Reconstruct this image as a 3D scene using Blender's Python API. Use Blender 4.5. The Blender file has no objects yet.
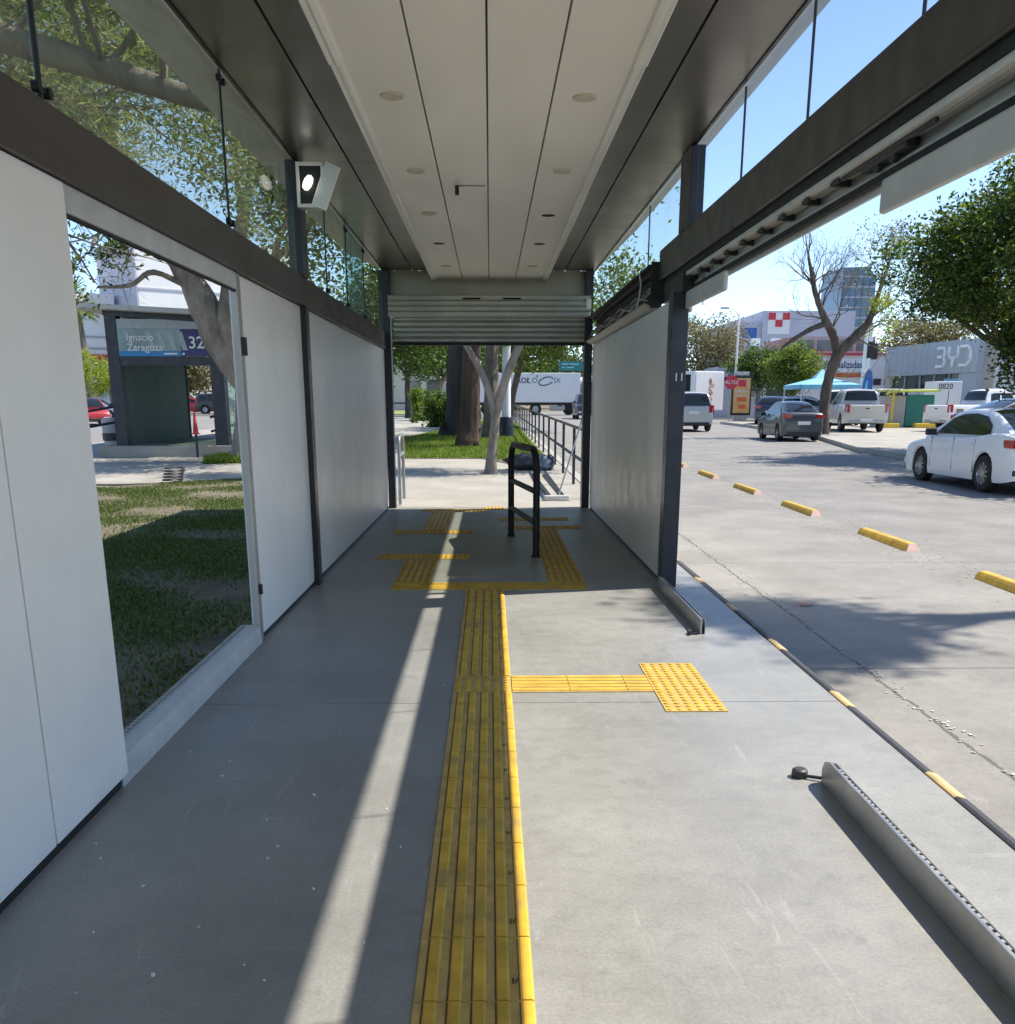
SUN_E, SKY_E, EXPO = 3.3, .12, 1.28
import bpy, bmesh, math, random
import numpy as np
from mathutils import Vector, Matrix
C = bpy.context.scene.collection
PI = math.pi
rad = math.radians
SL = 0.008                      # the avenue rises gently away from the stop
def zr(y): return -0.25 + SL*y  # road level
def zp(y): return -0.13 + SL*y  # pavement and lawn level

# ------------------------------------------------------------------ materials
def _nt(name):
    m = bpy.data.materials.new(name); m.use_nodes = True
    nt = m.node_tree; nt.nodes.clear()
    out = nt.nodes.new('ShaderNodeOutputMaterial')
    return m, nt, out
def nd(nt, t, **kw):
    n = nt.nodes.new(t)
    for k, v in kw.items():
        if k in n.inputs: n.inputs[k].default_value = v
        else: setattr(n, k, v)
    return n
def coords(nt, scale=(1,1,1), world=False):
    if world:
        g = nd(nt, 'ShaderNodeNewGeometry'); s = g.outputs['Position']
    else:
        g = nd(nt, 'ShaderNodeTexCoord'); s = g.outputs['Object']
    mp = nd(nt, 'ShaderNodeMapping'); mp.inputs['Scale'].default_value = scale
    nt.links.new(s, mp.inputs['Vector'])
    return mp.outputs['Vector']
def noise(nt, vec, scale, detail=5, rough=.55, dist=0):
    n = nd(nt, 'ShaderNodeTexNoise'); n.inputs['Scale'].default_value = scale
    n.inputs['Detail'].default_value = detail; n.inputs['Roughness'].default_value = rough
    n.inputs['Distortion'].default_value = dist
    nt.links.new(vec, n.inputs['Vector'])
    return n.outputs['Fac']
def ramp(nt, fac, stops):
    r = nd(nt, 'ShaderNodeValToRGB'); e = r.color_ramp.elements
    while len(e) < len(stops): e.new(.5)
    for el, (p, c) in zip(e, stops):
        el.position = p; el.color = (c, c, c, 1) if isinstance(c, (int, float)) else (*c, 1)
    nt.links.new(fac, r.inputs['Fac'])
    return r.outputs['Color']
def mixc(nt, fac, a, b, mode='MIX'):
    m = nd(nt, 'ShaderNodeMix'); m.data_type = 'RGBA'; m.blend_type = mode
    for k, v in ((0, fac), (6, a), (7, b)):
        if hasattr(v, 'node'): nt.links.new(v, m.inputs[k])
        elif k == 0: m.inputs[0].default_value = v
        else: m.inputs[k].default_value = (*v, 1) if len(v) == 3 else v
    return m.outputs[2]
def math_(nt, op, a, b=None, c=None):
    m = nd(nt, 'ShaderNodeMath'); m.operation = op
    for i, v in enumerate((a, b, c)):
        if v is None: continue
        if hasattr(v, 'node'): nt.links.new(v, m.inputs[i])
        else: m.inputs[i].default_value = v
    return m.outputs[0]
def bsdf(nt, out, col, rough=.5, metal=0, spec=.5, bump=None, bstr=.2, bdist=.01, coat=0):
    b = nd(nt, 'ShaderNodeBsdfPrincipled')
    for k, v in (('Base Color', col), ('Roughness', rough), ('Metallic', metal)):
        if hasattr(v, 'node'): nt.links.new(v, b.inputs[k])
        else: b.inputs[k].default_value = (*v, 1) if k == 'Base Color' and len(v) == 3 else v
    b.inputs['Specular IOR Level'].default_value = spec
    b.inputs['Coat Weight'].default_value = coat; b.inputs['Coat Roughness'].default_value = .05
    if bump is not None:
        bp = nd(nt, 'ShaderNodeBump'); bp.inputs['Strength'].default_value = bstr; bp.inputs['Distance'].default_value = bdist
        nt.links.new(bump, bp.inputs['Height']); nt.links.new(bp.outputs[0], b.inputs['Normal'])
    nt.links.new(b.outputs[0], out.inputs['Surface'])
    return b
def P(name, col, rough=.5, metal=0, var=.12, scale=6, bump=0, bscale=40, stretch=(1,1,1), world=False, spec=.5, coat=0, rvar=.08, bdist=.01, dirt=0, dirtcol=(.08,.07,.06)):
    m, nt, out = _nt(name)
    v = coords(nt, stretch, world)
    n = noise(nt, v, scale)
    c = mixc(nt, 1, tuple(col), ramp(nt, n, [(.25, 1-var), (.75, 1+var)]), 'MULTIPLY')
    if dirt:
        n2 = noise(nt, v, scale*.35, 8, .7)
        c = mixc(nt, ramp(nt, n2, [(.52, 0), (.72, dirt)]), c, dirtcol)
    r = ramp(nt, noise(nt, v, scale*2.3), [(.3, max(0, rough-rvar)), (.7, min(1, rough+rvar))])
    bm_ = noise(nt, v, bscale, 6, .6) if bump else None
    bsdf(nt, out, c, r, metal, spec, bm_, bump, bdist, coat)
    return m
def glassmat(name, tint=(.93,.97,.95), refl=.12, dust=.05, dcol=(.6,.62,.56), rough=.02):
    m, nt, out = _nt(name)
    t = nd(nt, 'ShaderNodeBsdfTransparent'); t.inputs[0].default_value = (*tint, 1)
    g = nd(nt, 'ShaderNodeBsdfGlossy'); g.inputs['Roughness'].default_value = rough
    lw = nd(nt, 'ShaderNodeLayerWeight'); lw.inputs['Blend'].default_value = .25
    f = math_(nt, 'MULTIPLY_ADD', lw.outputs['Facing'], refl*1.8, refl*.35)
    mx = nd(nt, 'ShaderNodeMixShader'); nt.links.new(f, mx.inputs[0]); nt.links.new(t.outputs[0], mx.inputs[1]); nt.links.new(g.outputs[0], mx.inputs[2])
    d = nd(nt, 'ShaderNodeBsdfDiffuse'); d.inputs[0].default_value = (*dcol, 1)
    v = coords(nt, (1,1,.35), True)
    df = ramp(nt, noise(nt, v, 3.5, 7, .65), [(.35, dust*.4), (.75, dust*1.7)])
    m2 = nd(nt, 'ShaderNodeMixShader'); nt.links.new(df, m2.inputs[0]); nt.links.new(mx.outputs[0], m2.inputs[1]); nt.links.new(d.outputs[0], m2.inputs[2])
    nt.links.new(m2.outputs[0], out.inputs['Surface'])
    return m
def leafmat(name, stops, trans=.35, rough=.5):
    m, nt, out = _nt(name)
    g = nd(nt, 'ShaderNodeNewGeometry')
    c = ramp(nt, g.outputs['Random Per Island'], stops)
    b = nd(nt, 'ShaderNodeBsdfPrincipled'); b.inputs['Roughness'].default_value = rough
    b.inputs['Specular IOR Level'].default_value = .35
    nt.links.new(c, b.inputs['Base Color'])
    t = nd(nt, 'ShaderNodeBsdfTranslucent')
    nt.links.new(mixc(nt, 1, c, (1.5, 1.6, .7), 'MULTIPLY'), t.inputs[0])
    mx = nd(nt, 'ShaderNodeMixShader'); mx.inputs[0].default_value = trans
    nt.links.new(b.outputs[0], mx.inputs[1]); nt.links.new(t.outputs[0], mx.inputs[2])
    nt.links.new(mx.outputs[0], out.inputs['Surface'])
    return m
def concrete(name, c0, c1, stain=.35, rough=.55, white=.2, warm=None, joints=(), spec=.4):
    m, nt, out = _nt(name)
    v = coords(nt, (1,1,1), True)
    n1 = noise(nt, v, .9, 8, .62); n2 = noise(nt, v, 11, 10, .78, .2); n3 = noise(nt, v, 90, 3, .5)
    c = mixc(nt, ramp(nt, n1, [(.32, 0), (.68, 1)]), tuple(c0), tuple(c1))
    c = mixc(nt, ramp(nt, n2, [(.3, 1-stain*.55), (.55, 1), (.8, 1+stain*.3)]), c, c) if 0 else mixc(nt, 1, c, ramp(nt, n2, [(.28, 1-stain*.6), (.5, 1), (.75, 1+stain*.3)]), 'MULTIPLY')
    c = mixc(nt, 1, c, ramp(nt, n3, [(.25, .86), (.75, 1.12)]), 'MULTIPLY')
    # big dark stains
    n4 = noise(nt, v, 2.6, 12, .74, .1)
    c = mixc(nt, ramp(nt, n4, [(.55, 0), (.75, stain)]), c, tuple(x*.45 for x in c0))
    # chalky scuffs
    vs = coords(nt, (5, .55, 1), True)
    n5 = noise(nt, vs, 2.2, 9, .75, 1.2)
    c = mixc(nt, ramp(nt, n5, [(.6, 0), (.72, white)]), c, (.55,.55,.53))
    vs = coords(nt, (.5, 6, 1), True)
    n6 = noise(nt, vs, 1.6, 9, .75, .8)
    c = mixc(nt, ramp(nt, n6, [(.62, 0), (.74, white*.8)]), c, (.55,.55,.53))
    # spots
    vo = nd(nt, 'ShaderNodeTexVoronoi'); vo.inputs['Scale'].default_value = 2.6; nt.links.new(v, vo.inputs['Vector'])
    c = mixc(nt, ramp(nt, vo.outputs['Distance'], [(.035, .6*stain), (.06, 0)]), c, (.06,.06,.06))
    for ax, pos, wid, dark in joints:
        sp = nd(nt, 'ShaderNodeSeparateXYZ'); nt.links.new(v, sp.inputs[0])
        a = sp.outputs[0 if ax == 'x' else 1]
        wob = math_(nt, 'MULTIPLY_ADD', noise(nt, v, 2.2, 6, .65), .12, -.06)
        wob2 = math_(nt, 'MULTIPLY_ADD', noise(nt, v, 9, 4, .6), wid*2, wid*.1)
        d = math_(nt, 'ABSOLUTE', math_(nt, 'SUBTRACT', math_(nt, 'ADD', a, wob if ax == 'x' else 0.0), pos))
        k = math_(nt, 'LESS_THAN', d, wob2 if ax == 'x' else wid)
        k = math_(nt, 'MULTIPLY', k, dark)
        c = mixc(nt, k, c, (.05,.045,.04))
    r = ramp(nt, n2, [(.3, rough-.12), (.7, rough+.1)])
    bsdf(nt, out, c, r, 0, spec, n3, .12, .004)
    return m

M = {}
M['floor'] = concrete('platform_concrete', (.225,.218,.198), (.315,.308,.282), .26, .42, .34)
M['pave'] = concrete('pavement_concrete', (.29,.27,.23), (.40,.375,.325), .28, .75, .12)
M['busroad'] = concrete('bus_lane_concrete', (.195,.182,.160), (.285,.268,.238), .36, .7, .35, joints=(('x', 2.38, .010, .7), ('y', 10.1, .012, .6), ('y', 6.0, .012, .6), ('y', 15.2, .02, .5), ('y', 21.5, .03, .4)))
M['road'] = concrete('road_asphalt', (.18,.170,.155), (.265,.25,.228), .32, .75, .3, joints=(('y', 10.1, .012, .5), ('x', 8.2, .02, .5)))
M['edgec'] = concrete('kerb_concrete', (.34,.33,.30), (.44,.42,.38), .3, .7, .1)
M['lawnbase'] = P('mossy_earth', (.16,.135,.09), .95, var=.45, scale=2.6, bump=.8, bscale=25, world=True, bdist=.05, dirt=.8, dirtcol=(.07,.085,.03))
M['dirt'] = P('dry_earth', (.17,.14,.10), .95, var=.35, scale=3, bump=.5, bscale=30, world=True, bdist=.03)
M['white_panel'] = P('white_laminate_panel', (.78,.75,.69), .38, var=.06, scale=2, world=True, spec=.45, dirt=.22, dirtcol=(.50,.46,.39), bump=.03, bscale=3, bdist=.01)
M['white_old'] = P('aged_white_aluminium', (.52,.52,.49), .45, .1, var=.12, scale=5, world=True, dirt=.35, dirtcol=(.25,.23,.20))
M['raw_alu'] = P('weathered_aluminium', (.42,.40,.36), .45, .55, var=.2, scale=4, world=True, stretch=(1,1,.3), dirt=.35, dirtcol=(.16,.14,.11))
M['beam'] = P('brown_grey_painted_steel', (.062,.049,.037), .42, .1, var=.12, scale=3, world=True, stretch=(1,.3,1))
M['beam_kerb'] = P('dark_bronze_steel', (.032,.029,.024), .4, .1, var=.12, scale=3, world=True)
M['beam_dark'] = P('dark_painted_steel', (.022,.022,.022), .38, .3, var=.15, scale=3, world=True)
M['navy'] = P('navy_black_steel', (.018,.022,.032), .35, .2, var=.15, scale=4, world=True)
M['black'] = P('matt_black', (.012,.012,.013), .6, var=.2)
M['ceil'] = P('cream_ceiling_panel', (.90,.86,.765), .42, var=.05, scale=1.5, world=True, stretch=(1,.3,1), dirt=.08, dirtcol=(.4,.36,.28))
M['ceil_trim'] = P('white_trim', (.80,.79,.74), .4, var=.05, scale=3, world=True)
M['soffit'] = P('grey_metallic_soffit', (.21,.20,.175), .33, .8, var=.1, scale=1.2, world=True, rvar=.05)
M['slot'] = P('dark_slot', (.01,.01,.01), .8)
M['shutter'] = P('galvanised_shutter', (.36,.35,.31), .4, .6, var=.12, scale=3, world=True)
M['housing'] = P('cream_aluminium_housing', (.55,.53,.46), .4, .3, var=.1, scale=3, world=True, dirt=.15)
M['header'] = P('grey_header_sheet', (.34,.33,.28), .45, .3, var=.12, scale=2, world=True)
M['lining'] = P('dark_grey_lining', (.15,.155,.15), .6, var=.1, scale=2, world=True)
M['steel'] = P('galvanised_steel', (.38,.38,.37), .38, .7, var=.18, scale=6, world=True, dirt=.25)
M['glass'] = glassmat('clear_glass', (.98,.99,.995), .05, .006)
M['glass_dusty'] = glassmat('dusty_greenish_glass', (.93,.96,.91), .08, .055, (.62,.64,.48))
M['glass_green'] = glassmat('green_edge_glass', (.70,.86,.80), .16, .16, (.5,.62,.56))
M['tile'] = P('yellow_rubber_tile', (.60,.36,.04), .65, var=.30, scale=7, world=True, dirt=.75, dirtcol=(.27,.20,.11), spec=.3)
M['tile_base'] = P('worn_yellow_rubber', (.50,.33,.10), .7, var=.25, scale=12, world=True, dirt=.45, dirtcol=(.32,.24,.14), spec=.25)
M['groove'] = P('dark_groove_line', (.10,.06,.02), .9, var=.3, scale=20)  # thin dark line beside each tile rib
M['yellow'] = P('yellow_road_paint', (.52,.33,.04), .7, var=.3, scale=8, world=True, dirt=.8, dirtcol=(.30,.22,.10), bump=.2, bscale=30)
M['yellow_rubber'] = P('faded_yellow_rubber', (.55,.39,.18), .7, var=.2, scale=10, world=True)
M['rubber'] = P('black_rubber', (.035,.035,.04), .55, var=.25, scale=9, world=True, dirt=.3, dirtcol=(.14,.13,.12))
M['redpaint'] = P('faded_pink_paint', (.50,.33,.27), .7, var=.25, scale=14)
M['hole'] = P('pale_ring', (.60,.55,.42), .5)
M['tarmark'] = P('dark_print', (.02,.018,.015), .7)
M['bark'] = P('grey_bark', (.15,.125,.10), .9, var=.55, scale=4, dirt=.6, dirtcol=(.05,.04,.03), bump=.8, bscale=9, stretch=(1,1,.3), world=True, bdist=.05)
M['bark_pale'] = P('pale_smooth_bark', (.235,.20,.165), .85, var=.5, scale=5, bump=.9, bscale=9, dirt=.75, dirtcol=(.07,.055,.04), stretch=(1,1,.4), world=True, bdist=.03)
M['bark_dark'] = P('dark_rough_bark', (.055,.045,.038), .95, var=.5, scale=4, bump=1, bscale=7, stretch=(1,1,.18), world=True, bdist=.12)
M['bark_red'] = P('red_brown_bark', (.085,.055,.038), .95, var=.6, scale=4, bump=1, bscale=8, stretch=(1,1,.15), world=True, bdist=.08)
G1, G2, G3 = (.020,.042,.010), (.050,.092,.020), (.105,.155,.035)
M['leaf_ficus'] = leafmat('ficus_leaves', [(0, (.016,.034,.009)), (.4, (.045,.09,.016)), (.75, (.12,.17,.03)), (1, (.22,.26,.05))], .30)
M['leaf_green'] = leafmat('green_leaves', [(0, (.03,.06,.014)), (.5, (.055,.105,.02)), (1, (.12,.17,.035))], .4)
M['leaf_bright'] = leafmat('light_green_leaves', [(0, (.06,.10,.02)), (.5, (.11,.16,.03)), (1, (.19,.23,.05))], .45)
M['leaf_pine'] = leafmat('grey_green_needles', [(0, (.045,.06,.025)), (.4, (.12,.14,.06)), (.75, (.26,.27,.14)), (1, (.42,.40,.24))], .4)
M['leaf_dry'] = leafmat('dry_olive_leaves', [(0, (.10,.10,.05)), (.5, (.17,.15,.08)), (1, (.26,.22,.13))], .3)
M['leaf_yellow'] = leafmat('yellow_green_leaves', [(0, (.14,.19,.02)), (.5, (.24,.29,.03)), (1, (.36,.38,.07))], .4)
M['grass'] = leafmat('grass_blades', [(0, (.035,.065,.014)), (.5, (.068,.125,.022)), (.86, (.14,.17,.045)), (1, (.28,.24,.13))], .3, .7)

M['grass_bright'] = leafmat('sun_toned_grass_blades', [(0, (.06,.11,.015)), (.5, (.13,.20,.03)), (1, (.24,.28,.07))], .4, .7)  # lighter copy of the grass, sunlight put into its colour
def emis(name, col, s):
    m, nt, out = _nt(name)
    e = nd(nt, 'ShaderNodeEmission'); e.inputs[0].default_value = (*col, 1); e.inputs[1].default_value = s
    nt.links.new(e.outputs[0], out.inputs['Surface']); return m

# ------------------------------------------------------------------ mesh helpers
class MB:
    def __init__(s): s.v = []; s.f = []; s.mi = []; s.cm = 0
    def add(s, vs, fs):
        o = len(s.v); s.v += [tuple(p) for p in vs]
        for f in fs: s.f.append([o+i for i in f]); s.mi.append(s.cm)
        return s
    def m(s, i): s.cm = i; return s
    def box(s, x0, x1, y0, y1, z0, z1):
        return s.add([(x0,y0,z0),(x1,y0,z0),(x1,y1,z0),(x0,y1,z0),(x0,y0,z1),(x1,y0,z1),(x1,y1,z1),(x0,y1,z1)],
                     [(3,2,1,0),(4,5,6,7),(0,1,5,4),(1,2,6,5),(2,3,7,6),(3,0,4,7)])
    def obox(s, c, size, mat=None):
        a, b, d = (q/2 for q in size)
        vs = [Vector(p) for p in ((-a,-b,-d),(a,-b,-d),(a,b,-d),(-a,b,-d),(-a,-b,d),(a,-b,d),(a,b,d),(-a,b,d))]
        if mat is not None: vs = [mat @ p for p in vs]
        return s.add([p+Vector(c) for p in vs], [(3,2,1,0),(4,5,6,7),(0,1,5,4),(1,2,6,5),(2,3,7,6),(3,0,4,7)])
    def prism(s, poly, a0, a1, ax='y'):
        n = len(poly)
        def pt(p, a): return (p[0], a, p[1]) if ax == 'y' else ((a, p[0], p[1]) if ax == 'x' else (p[0], p[1], a))
        vs = [pt(p, a0) for p in poly] + [pt(p, a1) for p in poly]
        fs = [tuple(range(n))[::-1], tuple(range(n, 2*n))] + [(i, (i+1) % n, n+(i+1) % n, n+i) for i in range(n)]
        return s.add(vs, fs)
    def tube(s, pts, r, n=8, cap=True):
        pts = [Vector(p) for p in pts]; k = len(pts)
        rs = r if isinstance(r, (list, tuple)) else [r]*k
        o = len(s.v); up = None
        for i, p in enumerate(pts):
            d = (pts[min(i+1, k-1)]-pts[max(i-1, 0)])
            d = d.normalized() if d.length > 1e-9 else Vector((0,0,1))
            if up is None:
                up = Vector((0,0,1)) if abs(d.z) < .9 else Vector((1,0,0))
            a = d.cross(up)
            if a.length < 1e-6: a = d.cross(Vector((0,1,.3)))
            a.normalize(); b = a.cross(d).normalized(); up = b
            for j in range(n):
                t = 2*PI*j/n
                s.v.append(tuple(p + (a*math.cos(t) + b*math.sin(t))*rs[i]))
        for i in range(k-1):
            for j in range(n):
                s.f.append([o+i*n+j, o+i*n+(j+1) % n, o+(i+1)*n+(j+1) % n, o+(i+1)*n+j]); s.mi.append(s.cm)
        if cap:
            s.f.append([o+j for j in range(n)][::-1]); s.mi.append(s.cm)
            s.f.append([o+(k-1)*n+j for j in range(n)]); s.mi.append(s.cm)
        return s
    def lathe(s, prof, n=20, c=(0,0,0), ax='z'):
        o = len(s.v)
        for r, h in prof:
            for j in range(n):
                t = 2*PI*j/n; a, b = r*math.cos(t), r*math.sin(t)
                p = (a, b, h) if ax == 'z' else ((h, a, b) if ax == 'x' else (a, h, b))
                s.v.append((p[0]+c[0], p[1]+c[1], p[2]+c[2]))
        for i in range(len(prof)-1):
            for j in range(n):
                s.f.append([o+i*n+j, o+i*n+(j+1) % n, o+(i+1)*n+(j+1) % n, o+(i+1)*n+j]); s.mi.append(s.cm)
        return s
    def build(s, name, mat, parent=None, smooth=False, bev=0, ang=35, local=False):
        me = bpy.data.meshes.new(name)
        v = s.v
        if parent is not None and not local:
            L = parent.matrix_world_loc if hasattr(parent, 'matrix_world_loc') else wloc(parent)
            v = [(p[0]-L[0], p[1]-L[1], p[2]-L[2]) for p in v]
        me.from_pydata(v, [], s.f)
        mats = mat if isinstance(mat, (list, tuple)) else [mat]
        for q in mats: me.materials.append(q if not isinstance(q, str) else M[q])
        if len(mats) > 1: me.polygons.foreach_set('material_index', s.mi)
        bm = bmesh.new(); bm.from_mesh(me); bmesh.ops.recalc_face_normals(bm, faces=bm.faces[:]); bm.to_mesh(me); bm.free()
        if smooth:
            me.polygons.foreach_set('use_smooth', [True]*len(me.polygons)); me.set_sharp_from_angle(angle=rad(ang))
        ob = bpy.data.objects.new(name, me); C.objects.link(ob)
        if parent is not None: ob.parent = parent
        if bev:
            b = ob.modifiers.new('edge', 'BEVEL'); b.width = bev; b.segments = 2; b.limit_method = 'ANGLE'; b.angle_limit = rad(40)
        return ob
def wloc(o):
    p = Vector(o.location)
    q = o.parent
    while q is not None: p = p + Vector(q.location); q = q.parent
    return p
def tag(o, label=None, cat=None, group=None, kind=None):
    if label: o['label'] = label
    if cat: o['category'] = cat
    if group: o['group'] = group
    if kind: o['kind'] = kind
    return o
def thing(name, label, cat, loc=(0,0,0), rz=0, group=None):
    o = bpy.data.objects.new(name, None); C.objects.link(o); o.empty_display_size = .2
    o.location = loc; o.rotation_euler = (0, 0, rz)
    return tag(o, label, cat, group)
def structure(mb, name, mat, **k): return tag(mb.build(name, mat, **k), kind='structure')
def dup(root, loc, rz=0, label=None, group=None):
    def cp(o, par):
        c = o.copy(); C.objects.link(c)
        if par is not None: c.parent = par
        for ch in [q for q in bpy.data.objects if q.parent == o]: cp(ch, c)
        return c
    r = cp(root, None); r.location = loc; r.rotation_euler = (0, 0, rz)
    if label: r['label'] = label
    if group: r['group'] = group
    return r
def text(name, s, size, mat, parent, loc, rot=(PI/2,0,0), ext=.004, align='LEFT', sx=1, bold=0):
    cu = bpy.data.curves.new(name, 'FONT'); cu.body = s; cu.size = size; cu.extrude = ext; cu.align_x = align
    cu.offset = bold
    t = bpy.data.objects.new(name, cu); C.objects.link(t)
    bpy.context.view_layer.update()
    me = bpy.data.meshes.new_from_object(t.evaluated_get(bpy.context.evaluated_depsgraph_get()))
    C.objects.unlink(t); bpy.data.objects.remove(t); bpy.data.curves.remove(cu)
    me.name = name; me.materials.clear(); me.materials.append(M[mat] if isinstance(mat, str) else mat)
    o = bpy.data.objects.new(name, me); C.objects.link(o); o.parent = parent
    o.location = loc; o.rotation_euler = rot; o.scale = (sx, 1, 1)
    return o
def np_mesh(name, V, F, mat, parent=None):
    me = bpy.data.meshes.new(name)
    n, k = F.shape
    if parent is not None: V = V - np.array(wloc(parent))
    me.vertices.add(len(V)); me.vertices.foreach_set('co', V.astype(np.float32).ravel())
    me.loops.add(n*k); me.loops.foreach_set('vertex_index', F.astype(np.int32).ravel())
    me.polygons.add(n); me.polygons.foreach_set('loop_start', np.arange(0, n*k, k, dtype=np.int32))
    me.update(calc_edges=True); me.materials.append(M[mat])
    o = bpy.data.objects.new(name, me); C.objects.link(o)
    if parent is not None: o.parent = parent
    return o
def leaf_arrays(rng, cen, size, asp=.5, droop=0., up=.5):
    """one bent leaf (two quads sharing a rib fold) per centre"""
    n = len(cen)
    d = rng.normal(size=(n,3)); d[:,2] = d[:,2]*.7 - droop; d /= np.linalg.norm(d, axis=1)[:,None]
    nn = rng.normal(size=(n,3)); nn[:,2] += up
    w = np.cross(d, nn); w /= np.linalg.norm(w, axis=1)[:,None]+1e-9
    nr = np.cross(w, d)
    L = (size*rng.uniform(.65, 1.35, n))[:,None]; W = L*asp*.5
    a = cen - d*L*.5; b = cen + d*L*.5; m = cen - d*L*.05 + nr*L*.06
    V = np.stack([a, m + w*W, b, m - w*W], 1).reshape(-1,3)
    F = np.arange(n*4).reshape(n,4)
    return V, F
# ------------------------------------------------------------------ camera, sun, sky
sc = bpy.context.scene
cam = bpy.data.cameras.new('camera'); co = bpy.data.objects.new('camera', cam); C.objects.link(co)
co.location = (0, 0, 1.43); co.rotation_euler = (rad(90-15.585), 0, rad(-.988))
cam.sensor_fit = 'HORIZONTAL'; cam.sensor_width = 36; cam.lens = 977/1015*36; cam.shift_y = 164.5/1015
cam.clip_start = .05; cam.clip_end = 3000
sc.camera = co
SUNV = Vector((.671, .158, 1)).normalized()
su = bpy.data.lights.new('sun', 'SUN'); so = bpy.data.objects.new('sun', su); C.objects.link(so)
so.rotation_euler = SUNV.to_track_quat('Z', 'Y').to_euler(); so.location = (20, 5, 30)
su.energy = SUN_E; su.angle = rad(.53); su.color = (1, .94, .845)
w = bpy.data.worlds.new('World'); sc.world = w; w.use_nodes = True
wn = w.node_tree; wn.nodes.clear()
sky = wn.nodes.new('ShaderNodeTexSky'); sky.sky_type = 'NISHITA'; sky.sun_disc = False
sky.sun_elevation = math.asin(SUNV.z); sky.sun_rotation = math.atan2(SUNV.x, SUNV.y)
sky.altitude = 2200; sky.air_density = .85; sky.dust_density = .08; sky.ozone_density = 1.2
bg = wn.nodes.new('ShaderNodeBackground'); bg.inputs['Strength'].default_value = SKY_E
wo = wn.nodes.new('ShaderNodeOutputWorld')
wn.links.new(sky.outputs[0], bg.inputs[0]); wn.links.new(bg.outputs[0], wo.inputs[0])
sc.view_settings.view_transform = 'Standard'; sc.view_settings.look = 'None'
sc.view_settings.exposure = EXPO; sc.view_settings.gamma = 1
sc.cycles.max_bounces = 12; sc.cycles.diffuse_bounces = 6; sc.cycles.glossy_bounces = 5; sc.cycles.transparent_max_bounces = 24
sc.cycles.use_denoising = True; sc.cycles.sample_clamp_indirect = 8

# ------------------------------------------------------------------ platform
YA, YB = -4.0, 14.2
mb = MB()
ys = [-6, -1.4, 1.6, 4.64, 7.78, 10.9, 14.2]
for a, b in zip(ys, ys[1:]): mb.box(-1.56, 1.735, a+.003, b-.003, -.18, 0)
mb.box(-1.53, 1.72, YA, 14.19, -.6, -.012)
structure(mb, 'platform_floor', 'floor')
t = thing('platform_edge_strip', 'black rubber edge strip with faded yellow segments along the platform edge', 'edge strip', (1.765, 4, 0))
y = -4.66
while y < 14.1:
    e = random.Random(int(y*100)); dz = e.uniform(-.006, .004); dx = e.uniform(-.006, .006)
    MB().prism([(1.737+dx, -.12), (1.737+dx, .006+dz), (1.752+dx, .012+dz), (1.79+dx, .0+dz), (1.80+dx, -.12)], y+.26, min(y+1.148, 14.2)).build('black_segment', 'rubber', t, bev=.004)
    if y+.255 > -4: MB().prism([(1.738, -.12), (1.738, .006), (1.752, .011), (1.79, -.001), (1.80, -.12)], max(y, -4), y+.257).build('yellow_segment', 'yellow_rubber', t, bev=.004)
    y += 1.15

# ------------------------------------------------------------------ tactile paving
def guide_tile(x0, y0, lx, ly, along='y', n=5):
    mb = MB(); mb.m(1).box(x0+.001, x0+lx-.001, y0+.0012, y0+ly-.0012, 0, .005)
    W = lx if along == 'y' else ly; p = W/n
    for i in range(n):
        a = i*p
        lo = a + p*.46; hi = a + p*.93
        z = .0095
        pr = [(lo-.003, .005), (lo+.003, z), (hi-.003, z), (hi+.003, .005)]
        mb.m(0)
        if along == 'y': mb.prism([(x0+q, r) for q, r in pr], y0+.003, y0+ly-.003)
        else: mb.prism([(y0+q, r) for q, r in pr], x0+.003, x0+lx-.003, 'x')
        mb.m(2)
        g = a + p*.40
        if along == 'y': mb.box(x0+g-.003, x0+g+.0015, y0+.004, y0+ly-.004, .0051, .0062)
        else: mb.box(x0+.004, x0+lx-.004, y0+g-.003, y0+g+.0015, .0051, .0062)
    if along == 'y' and n == 5 and lx > .28:
        mb.m(3); cx = x0+lx-p*.80; cy = y0+.09
        mb.box(cx-.006, cx-.002, cy-.012, cy+.012, .0051, .0066)
        mb.add([(cx, cy-.012, .0065), (cx+.004, cy-.012, .0065), (cx+.011, cy+.012, .0065), (cx+.007, cy+.012, .0065)], [(0,1,2,3)])
    return mb
TM = ['tile', 'tile_base', 'groove', 'tarmark']
def dot_tile(x0, y0, lx, ly, nx=6, ny=6):
    mb = MB(); mb.m(1).box(x0+.001, x0+lx-.001, y0+.001, y0+ly-.001, 0, .005); mb.m(0)
    for i in range(nx):
        for j in range(ny):
            cx, cy = x0+(i+.5)*lx/nx, y0+(j+.5)*ly/ny
            mb.lathe([(.0165, .005), (.0145, .0095), (.010, .0105), (.0001, .0105)], 8, (cx, cy, 0))
    mb.m(2)
    return mb
def strip(name, label, tiles, grp='yellow tactile paving strips on the platform'):
    x, y = tiles[0][1], tiles[0][2]
    t = thing(name, label, 'tactile paving', (x, y, 0), 0, grp)
    for k in tiles:
        if k[0] == 'g': guide_tile(*k[1:]).build('guide_tile', TM, t)
        else: dot_tile(*k[1:]).build('dotted_tile', TM, t)
    return t
tl = []
y = 4.813
while y > -2: y -= .3; tl.append(('g', -.197, y, .302, .3))
tl.append(('d', -.197, 4.813, .302, .302, 6, 6)); y = 5.115
while y < 7.6: tl.append(('g', -.197, y, .302, min(.3, 7.69-y))); y += .3
strip('tactile_path', 'long straight ribbed yellow guidance path down the middle of the platform floor', tl)
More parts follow.
